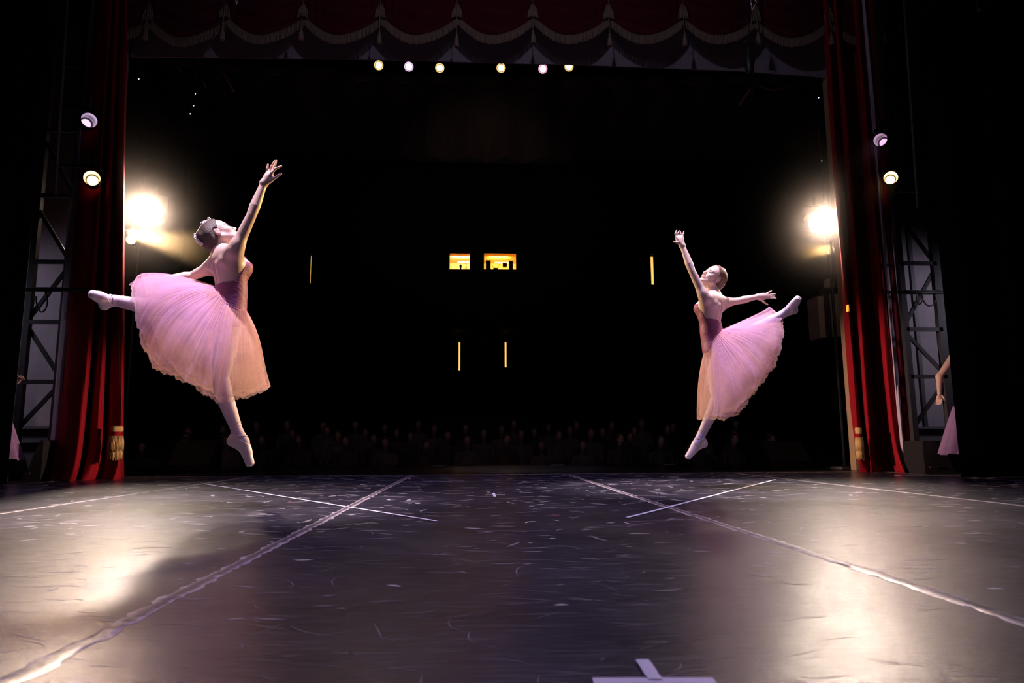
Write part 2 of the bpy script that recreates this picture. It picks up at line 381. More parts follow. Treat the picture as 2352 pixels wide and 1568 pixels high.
scuffs('scuff_marks', 420, sc2, 'pale streaks crowded on the far half of the black vinyl', 1.6, 8.85, .007, .035, .02, .12)
scuffs('scuff_marks', 12, sc3, 'a few small red flecks on the black vinyl', 2.5, 7, .008, .02, .02, .06)

# proscenium wall (upstage face is plaster), opening
YW = 9.4
XL = P(294, 500, YW)[0]-.2; XR = P(1952, 900, YW)[0]
zh = P(1100, 150, YW)[2]
box_obj('wall_left', -12, XL, YW, YW+.1, 0, 9, plaster)
box_obj('wall_right', XR+.25, 12, YW, YW+.1, 0, 9, plaster)
jm = mat('proscenium_moulding', (.30, .20, .12), .6, bump=.2)
box_obj('trim_1', XR, XR+.25, YW-.02, YW+.12, 0, 9, jm)
# header: sloping lower edge as in the picture
a = P(440, 134, YW); b = P(1925, 182, YW)
sl = 0.0
hb_ = [P(x, y, YW) for x, y in ((300, 130), (440, 131), (870, 137), (1200, 146), (1307, 148), (1700, 163), (1860, 175), (1990, 188))]
hm_ = MB()
for q0, q1 in zip(hb_[:-1], hb_[1:]):
    hm_.add([(q0[0], YW, q0[2]), (q1[0], YW, q1[2]), (q1[0], YW, 9), (q0[0], YW, 9), (q0[0], YW+.02, q0[2]), (q1[0], YW+.02, q1[2]), (q1[0], YW+.02, 9), (q0[0], YW+.02, 9)], [(0, 1, 2, 3), (5, 4, 7, 6), (0, 4, 5, 1), (3, 2, 6, 7)])
hd = hm_.build('wall_header', plaster); hd['kind'] = 'structure'
# stage house side and top
box_obj('wall_stage_left', -12.3, -12, -5, 9.9, 0, 10, blackcloth); box_obj('wall_stage_right', 12, 12.3, -5, 9.9, 0, 10, blackcloth)
box_obj('wall_rear', -12, 12, -5.3, -5, 0, 10, blackcloth); box_obj('ceiling', -12, 12, -5, 9.9, 10, 10.2, blackcloth)
# auditorium shell
box_obj('wall_hall_left', -16.4, -16, 9.9, 38, -1.5, 18, hall); box_obj('wall_hall_right', 16, 16.4, 9.9, 38, -1.5, 18, hall)
box_obj('ceiling_hall', -16, 16, 12, 38.4, 17.6, 18, hall)
YB = 38.0
def rectw(x0, y0, x1, y1, Y=YB):
    p = P(x0, y1, Y); q = P(x1, y0, Y); return [p[0], q[0], p[2], q[2]]
holes = {'window_1': rectw(1033, 582, 1079, 619), 'window_2': rectw(1112, 582, 1185, 619),
         'door_1': rectw(711.7, 582, 716, 650), 'door_2': rectw(1496, 584, 1500, 653), 'door_3': rectw(1053.3, 783, 1057, 850), 'door_4': rectw(1159.5, 783, 1163, 843)}
def wall_holes(name, x0, x1, z0, z1, Y, hs, m):
    xs_ = sorted({x0, x1, *[h[0] for h in hs], *[h[1] for h in hs]}); mb = MB()
    for i in range(len(xs_)-1):
        xa, xb = xs_[i], xs_[i+1]; xm = (xa+xb)/2
        iv = sorted((h[2], h[3]) for h in hs if h[0] < xm < h[1]); z = z0
        for (l, h_) in iv:
            mb.box((xm, Y+.03, (z+l)/2), (xb-xa, .06, l-z)); z = h_
        mb.box((xm, Y+.03, (z+z1)/2), (xb-xa, .06, z1-z))
    o = mb.build(name, m); o['kind'] = 'structure'; return o
wall_holes('wall_back', -16, 16, 1.5, 18, YB, list(holes.values()), hall)
corr = mat('lit_corridor', (.9, .6, .2), .8)
glow = mat('corridor_glow', (.9, .7, .3), .8, emis=(1.0, .58, .13), estr=1.25)  # glowing panel stands in for the lit corridor behind the gap
for i, k in enumerate(['door_1', 'door_2', 'door_3', 'door_4']):
    x0, x1, z0, z1 = holes[k]; d = empty(k, ((x0+x1)/2, YB, z0)); d['kind'] = 'structure'
    MB().box((x0-.5, YB-.03, (z0+z1)/2), (1.0, .05, z1-z0)).build('door_leaf', hall, d); MB().box((x1+.5, YB-.03, (z0+z1)/2), (1.0, .05, z1-z0)).build('door_leaf', hall, d)
    MB().box(((x0+x1)/2, YB+.6, (z0+z1)/2), (.7, .04, (z1-z0)*1.02)).build('corridor_glow', glow, d)
# projection booth behind the windows
bx0 = holes['window_1'][0]-.4; bx1 = holes['window_2'][1]+.4; bz0 = holes['window_1'][2]-.9; bz1 = holes['window_1'][3]+.35
booth_w = mat('booth_wall', (.85, .55, .17), .8, bump=.2)
bw = MB()
bw.box(((bx0+bx1)/2, YB+3.5, (bz0+bz1)/2), (bx1-bx0, .1, bz1-bz0)).box(((bx0+bx1)/2, YB+1.9, bz1+.05), (bx1-bx0, 3.2, .1)).box(((bx0+bx1)/2, YB+1.9, bz0-.05), (bx1-bx0, 3.2, .1))
bw.box((bx0-.05, YB+1.9, (bz0+bz1)/2), (.1, 3.2, bz1-bz0)).box((bx1+.05, YB+1.9, (bz0+bz1)/2), (.1, 3.2, bz1-bz0))
o = bw.build('wall_booth', booth_w); o['kind'] = 'structure'
pxw = (holes['window_1'][1]+holes['window_2'][0])/2
o = MB().box((pxw, YB+1.9, (bz0+bz1)/2), (.1, 3.1, bz1-bz0)).build('wall_booth_partition', booth_w); o['kind'] = 'structure'
glass = bpy.data.materials.new('booth_glass'); glass.use_nodes = True; nt = glass.node_tree
tr = nt.nodes.new('ShaderNodeBsdfTransparent'); gl = nt.nodes.new('ShaderNodeBsdfGlossy'); gl.inputs['Roughness'].default_value = .05; ms = nt.nodes.new('ShaderNodeMixShader'); ms.inputs[0].default_value = .05
nt.links.new(tr.outputs[0], ms.inputs[1]); nt.links.new(gl.outputs[0], ms.inputs[2]); nt.links.new(ms.outputs[0], nt.nodes['Material Output'].inputs[0])
for k in ('window_1', 'window_2'):
    x0, x1, z0, z1 = holes[k]; w = empty(k, ((x0+x1)/2, YB, z0)); w['kind'] = 'structure'
    mb = MB(); t = .035
    mb.box(((x0+x1)/2, YB-.02, z1), (x1-x0+t*2, .06, t)).box(((x0+x1)/2, YB-.02, z0), (x1-x0+t*2, .06, t)).box((x0-t/2, YB-.02, (z0+z1)/2), (t, .06, z1-z0)).box((x1+t/2, YB-.02, (z0+z1)/2), (t, .06, z1-z0))
    mb.build('window_frame', black, w)
    MB().box(((x0+x1)/2, YB+.12, (z0+z1)/2), (x1-x0, .006, z1-z0)).build('pane', glass, w)
def area(name, loc, sx, sy, col, power, rot=(0, 0, 0)):
    l = bpy.data.lights.new(name, 'AREA'); l.shape = 'RECTANGLE'; l.size = sx; l.size_y = sy; l.energy = power; l.color = col
    o = bpy.data.objects.new(name, l); C.objects.link(o); o.location = [float(v) for v in loc]; o.rotation_euler = rot; return o
for k, pw, col in (('window_1', 330, (1, .84, .62)), ('window_2', 300, (1, .72, .22))):
    x0, x1, z0, z1 = holes[k]
    area('booth_light', ((x0+x1)/2, YB+1.8, bz1-.14), 1.0, .2, col, pw*(.16 if k == 'window_1' else .24), (math.radians(78), 0, 0))
    f = empty('ceiling_lamp', ((x0+x1)/2, YB+2.2, bz1)); tag(f, 'lit ceiling lamp in the '+('left' if k == 'window_1' else 'right')+' booth window', 'lamp')
    MB().box(((x0+x1)/2+.25, YB+3.2, bz1-.03), (.9, .16, .05)).build('lamp_diffuser', mat('booth_tube', (1, .9, .7), .5, emis=(1, .85, .5), estr=1.6), f)
# booth contents
wz = holes['window_1'][2]
def bp(px, py, Y): return P(px, py, Y)
ms_ = empty('microphone_stand', bp(1070.5, 619, YB+1)); tag(ms_, 'black microphone stand behind the left booth window', 'stand')
q = [bp(1071, 604, YB+1), bp(1070.5, 613, YB+1), bp(1066, 619.5, YB+1), bp(1075, 619.5, YB+1), bp(1070.5, 620, YB+1)]
MB().tube([q[0], q[1]], .012).build('pole', black, ms_)
for e in (q[2], q[3], q[4]): MB().tube([q[1], e], .012).build('leg', black, ms_)
MB().ell if False else None
MB().tube([bp(1068, 603.5, YB+1), bp(1072, 605.5, YB+1)], [.03, .02]).build('microphone', black, ms_)
desk = MB().box(((bx0+bx1)/2, YB+.9, wz-.12), (bx1-bx0-.2, .7, .06)).build('booth_desk', black); tag(desk, 'dark desk running under both booth windows', 'desk')
def boxy(name, x0, y0, x1, y1, Y, label, cat):
    a_ = P(x0, y1, Y); b_ = P(x1, y0, Y); e = empty(name, ((a_[0]+b_[0])/2, Y, a_[2])); tag(e, label, cat)
    MB().box(((a_[0]+b_[0])/2, Y, (a_[2]+b_[2])/2), (b_[0]-a_[0], .25, b_[2]-a_[2])).build('housing', black, e)
    MB().box(((a_[0]+b_[0])/2, Y-.13, (a_[2]+b_[2])/2), ((b_[0]-a_[0])*.8, .02, (b_[2]-a_[2])*.8)).build('front_panel', darksteel, e)
boxy('loudspeaker', 1115.5, 599, 1127, 622, YB+.8, 'tall black loudspeaker at the left of the right booth window', 'loudspeaker')
boxy('loudspeaker', 1169, 600, 1178, 622, YB+.8, 'tall black loudspeaker at the right of the right booth window', 'loudspeaker')
boxy('computer_monitor', 1154.5, 604, 1164, 613, YB+.8, 'small dark monitor in the right booth window', 'monitor')
boxy('mixing_console', 1133, 616, 1144, 622, YB+.8, 'low dark console between the booth lamps', 'console')
for (x0, y0, x1, y1), s_ in (((1130, 607, 1134.5, 617), 'left'), ((1147, 607, 1143, 617), 'right')):
    l_ = empty('desk_lamp', bp(x1, y1, YB+.9)); tag(l_, f'slanting desk lamp arm on the {s_} of the console in the booth', 'lamp')
    MB().tube([bp(x0, y0, YB+.9), bp(x1, y1, YB+.9)], .012).build('arm', black, l_); MB().tube([bp(x0, y0, YB+.9), bp(x0+.6, y0+1, YB+.9)], [.03, .015]).build('lamp_head', black, l_)

# balcony front (curved) and floor
def arc(name, Y0, bulge, x0, x1, z0, z1, m, depth=.4, n=40):
    pts = np.zeros((n, 4, 3))
    for i in range(n):
        u = i/(n-1)*2-1; x = x0+(x1-x0)*(i/(n-1)); y = Y0+bulge*(1-u*u)
        pts[i] = [(x, y+depth, z0), (x, y, z0), (x, y, z1), (x, y+depth, z1)]
    o = grid_mesh(name, pts, m); o['kind'] = 'structure'; return o
zb1 = P(1100, 668, 31)[2]; zb0 = P(1100, 712, 31)[2]
arc('balcony_front', 28, 3, -16, 16, zb0, zb1, hallred, depth=8)
# slot in the hall ceiling with lamps, the curved fascia below it
YF = 16.5
zf1 = P(1100, 172, YF)[2]; zf0 = P(1100, 200, YF)[2]
pts = np.zeros((60, 4, 3))
for i in range(60):
    u = i/59*2-1; x = -9.5+19*i/59+.4; dz = .55*u*u
    pts[i] = [(x, YF+.05, zf0+dz*1.1-.9), (x, YF, zf0+dz*1.0), (x, YF, zf1+dz*.8), (x, YF+1.6, zf1+dz*.8+.1)]
o = grid_mesh('ceiling_fascia', pts[:, 1:], hallb); o['kind'] = 'structure'
zz = []                                   # pleated acoustic panels below the fascia
pl = MB()
for i in range(18):
    xa = -9.2+i*1.06; xb = xa+1.06; xm_ = (xa+xb)/2; u = (xm_-.4)/9.5; dz = .55*u*u
    pl.add([(xa, YF+.1, zf0+dz), (xb, YF+.1, zf0+dz), (xm_, YF-.35, zf0+dz-.02), (xa, YF+2.2, zf0+dz-1.1), (xb, YF+2.2, zf0+dz-1.1), (xm_, YF+1.4, zf0+dz-1.2)], [(0, 2, 3), (2, 5, 3), (2, 1, 4, 5), (0, 1, 2), (3, 5, 4)])
o = pl.build('ceiling_pleats', hall); o['kind'] = 'structure'

# ================================================================== LANTERNS
def lens_mat(name, col, s): return mat(name, col, .4, emis=col, estr=s)
LM = {'warm': lens_mat('lens_warm', (1.0, .66, .22), 9), 'pink': lens_mat('lens_pink', (1.0, .42, .72), 9), 'lilac': lens_mat('lens_lilac', (.86, .62, 1.0), 9), 'white': lens_mat('lens_white', (1., .8, .6), 60),
      'lilac_dim': lens_mat('lens_lilac_dim', (.86, .62, 1.0), 1.3), 'pink_dim': lens_mat('lens_pink_dim', (.95, .6, .95), 1.0)}
reflm = mat('lantern_reflector', (.75, .72, .70), .28, .9)
rim = mat('lantern_rim', (.25, .22, .2), .4, .6)
def par_can(loc, aim, r, L, lens, label, group=None, power=0, col=None, ang=35, yoke=True, recess=.35, lens_r=.72, tgt=None, name='stage_lantern', lampoff=0.):
    e = empty(name, loc); tag(e, label, 'stage light', group)
    d = unit(aim); loc = np.asarray(loc, float)
    MB().lathe([(r*.55, -L*.95), (r*.8, -L*.9), (r, -L*.7), (r, 0), (r*1.08, 0), (r*1.08, .012), (r*.97, .012), (r*.96, -.01)], loc, d, 28).build('housing', black, e, True)
    MB().lathe([(r*.955, -.005), (r*.93, -L*recess), (lens_r*r, -L*recess-.005)], loc, d, 28).build('reflector', reflm, e, True)
    MB().lathe([(0, -L*recess+.012), (lens_r*r*.5, -L*recess+.009), (lens_r*r, -L*recess)], loc, d, 28).build('lens', LM[lens], e, True)
    if yoke:
        up = np.array([0, 0, 1.]); s = unit(np.cross(d, up)); c = loc-d*L*.4
        mb = MB()
        mb.bar(c+s*r*1.15, c+s*r*1.15+up*r*1.7, .02, .006).bar(c-s*r*1.15, c-s*r*1.15+up*r*1.7, .02, .006).bar(c+s*r*1.15+up*r*1.7, c-s*r*1.15+up*r*1.7, .02, .006)
        mb.build('yoke', black, e); MB().bar(c+up*r*1.7, c+up*(r*1.7+.15), .035).build('clamp', black, e)
    if power:
        sp = spot('lantern_light', loc+d*(.03+lampoff), tgt if tgt is not None else loc+d*5, col, power, ang, r*.7)
    return e
YL = 17.6
foh = [(870, 150, 'warm', 'leftmost yellow lamp of the overhead row'), (939, 153, 'lilac', 'pale lilac lamp second from the left of the overhead row'), (1010, 156, 'warm', 'yellow lamp third in the overhead row, left of the wide gap'),
       (1151, 156, 'warm', 'yellow lamp in the overhead row, just right of the wide gap'), (1247, 158, 'pink', 'magenta pink lamp in the overhead row'), (1307, 153, 'warm', 'rightmost yellow lamp of the overhead row')]
for i, (px, py, k, l) in enumerate(foh):
    p = P(px, py, YL); tg = np.array([(-1.7, 4.57, 1.0), (2.0, 6, 1.0)][i % 2])
    aim = unit(np.array([0, 0, 1.2])-p+np.array([0, 1., 0]))
    par_can(p, aim, .125, .4, k, l, 'lamps in the ceiling slot of the hall', 160 if k == 'warm' else 100, WARM if k == 'warm' else (1, .45, .8), 14, tgt=tg, recess=.12, lens_r=.66)
    mb = MB()
bar = empty('lighting_bar', (0, YL, P(1100, 135, YL)[2]))
fp = [P(x, y, YL)+np.array([0, .16, .125*1.7+.12]) for x, y, k, l in foh]; tag(bar, 'dark pipe carrying the overhead row of lamps', 'pipe')
MB().tube([fp[0]-np.array([3.5, 0, 0])]+fp+[fp[-1]+np.array([3.5, 0, 0])], .03).build('pipe', black, bar)

# two glaring side lamps on booms beyond the curtains
def boom(lp, sgn, side):
    b = empty('lighting_boom', (lp[0]+sgn*.22, lp[1]+.15, 0)); tag(b, f'dark upright pipe stand carrying the glaring {side} side lamp', 'stand')
    x, y = lp[0]+sgn*.22, lp[1]+.15
    MB().tube([(x, y, .04), (x, y, lp[2]+.9)], .024).build('pole', black, b)
    MB().lathe([(0.001, 0), (.28, 0), (.28, .03), (.05, .05)], (x, y, 0), (0, 0, 1)).build('base', black, b)
    MB().bar((x, y, lp[2]), (lp[0], lp[1]+.05, lp[2]+.02), .03).build('arm', black, b)
boom(LAMP_L, -1, 'left'); boom(LAMP_R, 1, 'right')
par_can(LAMP_L, unit(np.array([.0, -1, -.25])), .16, .3, 'white', 'glaring white side lamp at the left, above the dancer', yoke=True, recess=.1, lens_r=.9)
par_can(LAMP_R, unit(np.array([-.0, -1, -.28])), .16, .3, 'white', 'glaring white side lamp at the right, above the dancer', yoke=True, recess=.1, lens_r=.9)
p = P(301, 550, 10.2); par_can(p, unit(np.array([.35, -1, -.1])), .075, .2, 'warm', 'small yellow lamp half hidden by the left curtain edge', None, 0, WARM, 60, recess=.1, lens_r=.8)
p = P(1929, 572, 10.0); par_can(p, unit(np.array([-.35, -1, -.1])), .075, .2, 'warm', 'small round yellow lamp right of the glaring right lamp', None, 0, WARM, 60, recess=.1, lens_r=.8)
# side lamps on the wing towers
YT = 8.45
p = P(205, 276, 7.85); par_can(p, unit(np.array([.62, -.75, -.12])), .088, .26, 'lilac_dim', 'lilac side lamp high on the left tower', None, 120, (.85, .6, 1), 50, recess=.7, lens_r=.6, tgt=(-1.5, 4.5, 1.2))
p = P(211, 409, 7.85); par_can(p, unit(np.array([.42, -.9, -.12])), .088, .26, 'warm', 'yellow side lamp on the left tower under the lilac one', None, 160, WARM, 50, recess=.5, lens_r=.62, tgt=(-1.5, 4.5, 1.0))
p = P(2022, 321, 8.2); par_can(p, unit(np.array([-.68, -.7, -.12])), .085, .26, 'pink_dim', 'pink side lamp high on the right tower', None, 120, (.95, .55, .95), 50, recess=.7, lens_r=.6, tgt=(2, 6, 1.2))
p = P(2046, 408, 8.2); par_can(p, unit(np.array([-.48, -.88, -.12])), .085, .26, 'warm', 'yellow side lamp on the right tower under the pink one', None, 160, WARM, 50, recess=.5, lens_r=.62, tgt=(2, 6, 1.0))
for (x, y, Y, s_) in ((205, 276, 7.85, 'left'), (211, 409, 7.85, 'left'), (2022, 321, 8.2, 'right'), (2046, 408, 8.2, 'right')):
    p = P(x, y, Y)+np.array([0, .1, .17]); sg = -1 if s_ == 'left' else 1
    o = MB().tube([p, p+np.array([sg*.55, .15, .08])], .02).build('outrigger_pipe', black); tag(o, f'short pipe arm holding the {"upper" if y < 350 else "lower"} {s_} side lamp', 'pipe')
# tiny indicator lights
led = mat('blue_led', (.3, .6, 1), .4, emis=(.45, .72, 1.0), estr=5)
for i, (x, y, Y, l) in enumerate([(319, 182, 11, 'blue pinpoint indicator light nearest the left curtain'), (449, 216, 12, 'topmost of three blue indicator lights above the left dancer'), (445, 243, 12, 'middle of three blue indicator lights above the left dancer'),
                 (437.5, 262, 12, 'lowest of three blue indicator lights above the left dancer'), (1880, 225, 12, 'upper blue indicator light above the right glaring lamp'), (1887, 370, 12, 'lower blue indicator light above the right glaring lamp')]):
    o = MB().lathe([(.001, 0), (.007, .003), (.007, .01), (.001, .013)], P(x, y, Y), (0, -1, 0), 10).build('indicator_light', led); tag(o, l, 'indicator'); q = P(x, y, Y); MB().tube([q+np.array([0, .02, 0]), (q[0], q[1]+.02, 17.6 if Y > 11.5 else 17.6)], .006, 6).build('cable', black, o)

# ================================================================== CURTAINS
def catmull(pts, n, closed=False):
    p = np.asarray(pts, float); N = len(p); out = []
    seg = N if closed else N-1
    for t in np.linspace(0, seg, n, endpoint=not closed):
        i = min(int(t), seg-1); u = t-i
        g = lambda k: p[k % N] if closed else p[min(max(k, 0), N-1)]
        a, b, c, d = g(i-1), g(i), g(i+1), g(i+2)
        out.append(.5*((2*b)+(-a+c)*u+(2*a-5*b+4*c-d)*u*u+(-a+3*b-3*c+d)*u**3))
    return np.array(out)
def curtain(name, plan, z0, z1, m, parent, nu=160, nv=70, spread=0., seed=0, flare=.12, lean=0.):
    base = catmull(plan, nu); rg = np.random.RandomState(seed)
    zs = z0+(z1-z0)*(np.linspace(0, 1, nv)**1.6)
    pts = np.zeros((nu, nv, 3)); s = np.linspace(0, 1, nu); ph = rg.rand(4)*6
    cx = base[:, 0].mean(); nrm = np.gradient(base, axis=0); nrm = np.stack([nrm[:, 1], -nrm[:, 0]], 1); nrm /= np.linalg.norm(nrm, axis=1)[:, None]+1e-9
    for j, z in enumerate(zs):
        h = z-z0; fl = math.exp(-h/.22)
        w = .012*np.sin(s*40+ph[0]+h*1.1)+.01*np.sin(s*23+ph[1]-h*.7)+.004*np.sin(s*90+h*3)
        x = base[:, 0]+nrm[:, 0]*w+(base[:, 0]-cx)*(spread*fl)+fl*.04*np.sin(s*31+ph[2]); y = base[:, 1]+nrm[:, 1]*w-fl*flare*(1+.7*np.sin(s*26+ph[3]))
        pts[:, j] = np.stack([x+lean*s*h, y, np.full(nu, z)], 1)
    return grid_mesh(name, pts, m, parent, thick=.006)
def plan(lst): return [(P(px, 1000, Y)[0], Y) for px, Y in lst]
cl = empty('stage_curtain', (P(215, 1000, 8.5)[0], 8.5, 0)); tag(cl, 'red velvet stage curtain hanging in deep folds at the left', 'curtain')
curtain('folds', plan([(131, 8.34), (150, 8.26), (176, 8.22), (188, 8.2), (193, 8.3), (197, 8.62), (205, 8.85), (213, 8.62), (219, 8.42), (231, 8.36), (238, 8.5), (243, 8.8), (252, 8.85), (260, 8.6), (268, 8.5), (281, 8.48), (287, 8.52), (291, 8.8), (289, 9.1)]), .0, 9, velvet, cl, spread=.05, seed=3, lean=-.075)
curtain('lining_edge', plan([(120, 8.42), (124, 8.38), (129, 8.36), (133, 8.37)]), .0, 9, lining, cl, nu=12, spread=0, seed=4, flare=.03)
cr = empty('stage_curtain', (P(2010, 1000, 8.8)[0], 8.8, 0)); tag(cr, 'red velvet stage curtain hanging in deep folds at the right', 'curtain')
curtain('folds', plan([(1964, 9.3), (1962, 9.1), (1966, 8.95), (1972, 8.9), (1978, 9.1), (1985, 9.15), (1993, 8.9), (1999, 8.82), (2006, 9.1), (2020, 9.25), (2035, 9.15), (2042, 8.9), (2047, 8.76), (2053, 8.74), (2058, 8.8), (2068, 8.84), (2078, 8.78), (2092, 8.82)]), .0, 9, velvet, cr, spread=.02, seed=6)
curtain('lining_edge', plan([(2066, 8.74), (2069, 8.70), (2072, 8.74)]), .0, 9, lining, cr, nu=10, spread=0, seed=8, flare=.03)
def fringe_tassel(x0, x1, y0, yb, y1, y2, Y, parent, ragged=0):
    A = P(x0, y0, Y); Bp = P(x1, y0, Y); zt = A[2]; zb = P(x0, yb, Y)[2]; z1 = P(x0, y1, Y)[2]; z2 = P(x0, y2, Y)[2]; xc_ = (A[0]+Bp[0])/2; w = Bp[0]-A[0]
    MB().lathe([(w*.46, 0), (w*.5, .02), (w*.5, zt-zb-.02), (w*.46, zt-zb)], (xc_, Y, zb), (0, 0, 1), 24).build('gold_band', gold, parent, True)
    MB().lathe([(w*.40, z2-.1 if False else 0), (w*.40, zb-z1)], (xc_, Y, z1), (0, 0, 1), 20).build('tie_cuff', velvet, parent, True)
    f = MB()
    for tier, (za, zc, rr) in enumerate(((z1, (z1+z2)/2-.03, .58), ((z1+z2)/2+.02, z2, .52))):
        for k in range(34):
            th = 2*math.pi*k/34+tier*.1; r1 = w*rr; r0 = w*rr*.85; ln = zc+random.uniform(-.02, .02)
            f.tube([(xc_+math.cos(th)*r0, Y+math.sin(th)*r0, za), (xc_+math.cos(th)*r1, Y+math.sin(th)*r1, (za+ln)/2), (xc_+math.cos(th+.03)*r1, Y+math.sin(th)*r1, ln)], .0065, 5)
    o = f.build('gold_fringe', gold, parent, True); o['kind'] = 'stuff'
tl = empty('curtain_tassel', P(268, 1052, 8.3)); tag(tl, 'gold tie-back tassel hanging on the left red curtain', 'tassel')
fringe_tassel(255, 283, 979, 991, 1001, 1053, 8.33, tl)
tr_ = empty('curtain_tassel', P(1972, 1054, 8.72)); tag(tr_, 'narrow gold tie-back tassel hanging on the right red curtain', 'tassel')
fringe_tassel(1964, 1978, 982, 996, 1004, 1053, 8.74, tr_)
# black masking legs
def leg(name, x0, x1, Y, label, seed):
    n = 90; s = np.linspace(0, 1, n); rg = np.random.RandomState(seed)
    yy = Y+.05*np.sin(s*55+rg.rand()*6)+.02*np.sin(s*131)
    pts = np.zeros((n, 20, 3)); zs = np.linspace(.01, 9.5, 20)
    for j, z in enumerate(zs): pts[:, j] = np.stack([x0+(x1-x0)*s, yy, np.full(n, z)], 1)
    o = grid_mesh(name, pts, blackcloth, thick=.006); tag(o, label, 'curtain')
leg('masking_curtain', P(2203, 1000, 7.2)[0], 11, 7.2, 'black masking curtain filling the right edge of the stage', 1)
leg('masking_curtain', -11, P(22, 1000, 7.45)[0], 7.45, 'black masking curtain at the far left edge of the stage', 2)

# ------------------------------------------------------------------ swagged valance with gold fringe
YV = 9.05
xb_px = [-180, 0, 177, 350, 523, 700, 876, 1050, 1222, 1394, 1563, 1728, 1893, 2060]
va = empty('swag_valance', (0, YV, P(1137, 100, YV)[2])); tag(va, 'maroon velvet valance of draped swags with gold fringe above the stage', 'valance')
bxs = [P(x, 60, YV)[0] for x in xb_px]
for i in range(2, len(bxs)-1):
    xa, xb_ = bxs[i], bxs[i+1]; w = xb_-xa; pmid = (xb_px[i]+xb_px[i+1])/2
    ze = P(pmid, 47+ (3 if i > 8 else 0)+ (6 if i < 4 or i > 10 else 0), YV)[2]; zm = P(pmid, 97+(6 if i in (3,) or i > 10 else 0), YV)[2]; ztop = ze+1.0
    nu, nv = 40, 46; pts = np.zeros((nu, nv, 3))
    for a_ in range(nu):
        u = a_/(nu-1); c4 = 4*u*(1-u)
        for b_ in range(nv):
            v = b_/(nv-1)
            zz_ = ztop-v*((ztop-ze)*(.93+.07*v)+(ze-zm)*c4*(.35+.65*v))
            yy = YV-.05-.10*c4*v-.055*c4*math.sin(v*34+c4*1.2+math.sin(u*7)*.6)*(.3+.7*v)+.02*(1-c4)*math.sin(u*60)
            pts[a_, b_] = (xa+u*w, yy, zz_)
    sw = grid_mesh('swag', pts, velvet2, va, thick=.008)
    # fringe: bullion threads along the lower edge
    mb = MB(); n = 64
    for k in range(n):
        u = (k+.5)/n; c4 = 4*u*(1-u); z = ztop-((ztop-ze)+(ze-zm)*c4); y = YV-.07-.10*c4-.055*c4*math.sin(34+c4*1.2+math.sin(u*7)*.6)
        ln = .115+.01*random.random()
        mb.tube([(xa+u*w, y, z+.015), (xa+u*w+random.uniform(-.002, .002), y-.004, z-ln*.5), (xa+u*w+random.uniform(-.004, .004), y, z-ln)], [.009, .0075, .008], 5)
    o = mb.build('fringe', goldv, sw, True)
    # jabot and tassel at the joint
    xj = xa; zt = P(xb_px[i], 22, YV)[2]; mb = MB()
    for k in range(9):
        dx = (k-4)*.011; mb.tube([(xj+dx*.5, YV-.12, zt), (xj+dx*1.3, YV-.14+.01*(k % 2), ze+.03), (xj+dx*1.6, YV-.14+.01*(k % 2), ze-.04-.02*abs(4-k)*.3)], [.006, .01, .008], 5)
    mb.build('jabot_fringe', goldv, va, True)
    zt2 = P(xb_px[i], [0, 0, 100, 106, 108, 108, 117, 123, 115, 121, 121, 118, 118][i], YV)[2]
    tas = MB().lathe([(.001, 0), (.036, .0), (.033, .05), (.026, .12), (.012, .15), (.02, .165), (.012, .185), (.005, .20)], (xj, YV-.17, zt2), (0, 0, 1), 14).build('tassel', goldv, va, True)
    MB().tube([(xj, YV-.17, zt2+.19), (xj, YV-.14, zt+.05)], .005, 6).build('cord', goldv, tas, True)

# ------------------------------------------------------------------ rigging and odds above
bright = mat('bright_aluminium', (.75, .72, .85), .35, .7)
def vee(pts, Y, label, segs):
    e = empty('truss_end', P(*pts[0], Y)); tag(e, label, 'truss')
    for a_, b_ in segs: MB().tube([P(*pts[a_], Y), P(*pts[b_], Y)], .006, 6).build('brace', bright, e, True)
vee([(543, 9), (536, -14), (552, -14)], 7.0, 'bright metal truss tip above the left dancer', [(0, 1), (0, 2)])
vee([(1727, 25), (1724, -8), (1743, -3), (1733, -2), (1738, 5)], 7.0, 'bright V-shaped metal truss tip above the right dancer', [(0, 1), (0, 2), (3, 4)])
vee([(2247, 27), (2245, -8), (2283, -6)], 7.0, 'bright V-shaped metal truss tip at the top right', [(0, 1), (0, 2)])
spot('rigging_light', (0.5, 4.5, 6.6), (0.5, 7.0, 6.6), (.8, .72, 1), 110, 120, .1)
hb = empty('hanging_lantern', P(1722, 96, 8.4)); tag(hb, 'dark unlit lantern hanging under the valance on a hook, with loose cable', 'stage light')
MB().tube([P(1709, 97, 8.4), P(1714, 93, 8.4), P(1730, 92, 8.4), P(1739, 98, 8.4), P(1740, 112, 8.4), P(1734, 120, 8.4)], .014).build('hook', black, hb, True)
MB().lathe([(.03, 0), (.05, .03), (.06, .18), (.035, .26), (.03, .36)], P(1722, 170, 8.4), (0, 0, 1), 16).build('housing', black, hb, True)
MB().tube([P(1734, 120, 8.4), P(1730, 165, 8.4), P(1736, 195, 8.4), P(1728, 215, 8.4)], .008).build('cable', black, hb, True)
MB().tube([P(1722, 94, 8.4), (P(1722, 94, 8.4)[0], 8.4, 10)], .006).build('suspension_wire', black, hb, True)
def thinbar(name, a_, b_, Y, r, m, label, cat='pipe'):
    o = MB().tube([P(*a_, Y), P(*b_, Y)], r, 8).build(name, m, None, True); tag(o, label, cat); return o
thinbar('hanging_pipe', (181, -430), (127, 446), 8.0, .018, steel, 'long grey hanging pipe beside the left tower')
thinbar('hanging_pipe', (2050, -400), (2108, 478), 8.3, .018, steel, 'long grey hanging pipe beside the right tower')
brm = mat('brown_batten', (.32, .20, .15), .5)
thinbar('ceiling_batten', (501, 146), (538, 212), 12, .02, brm, 'slanting brown batten lit in the dark above the left dancer')
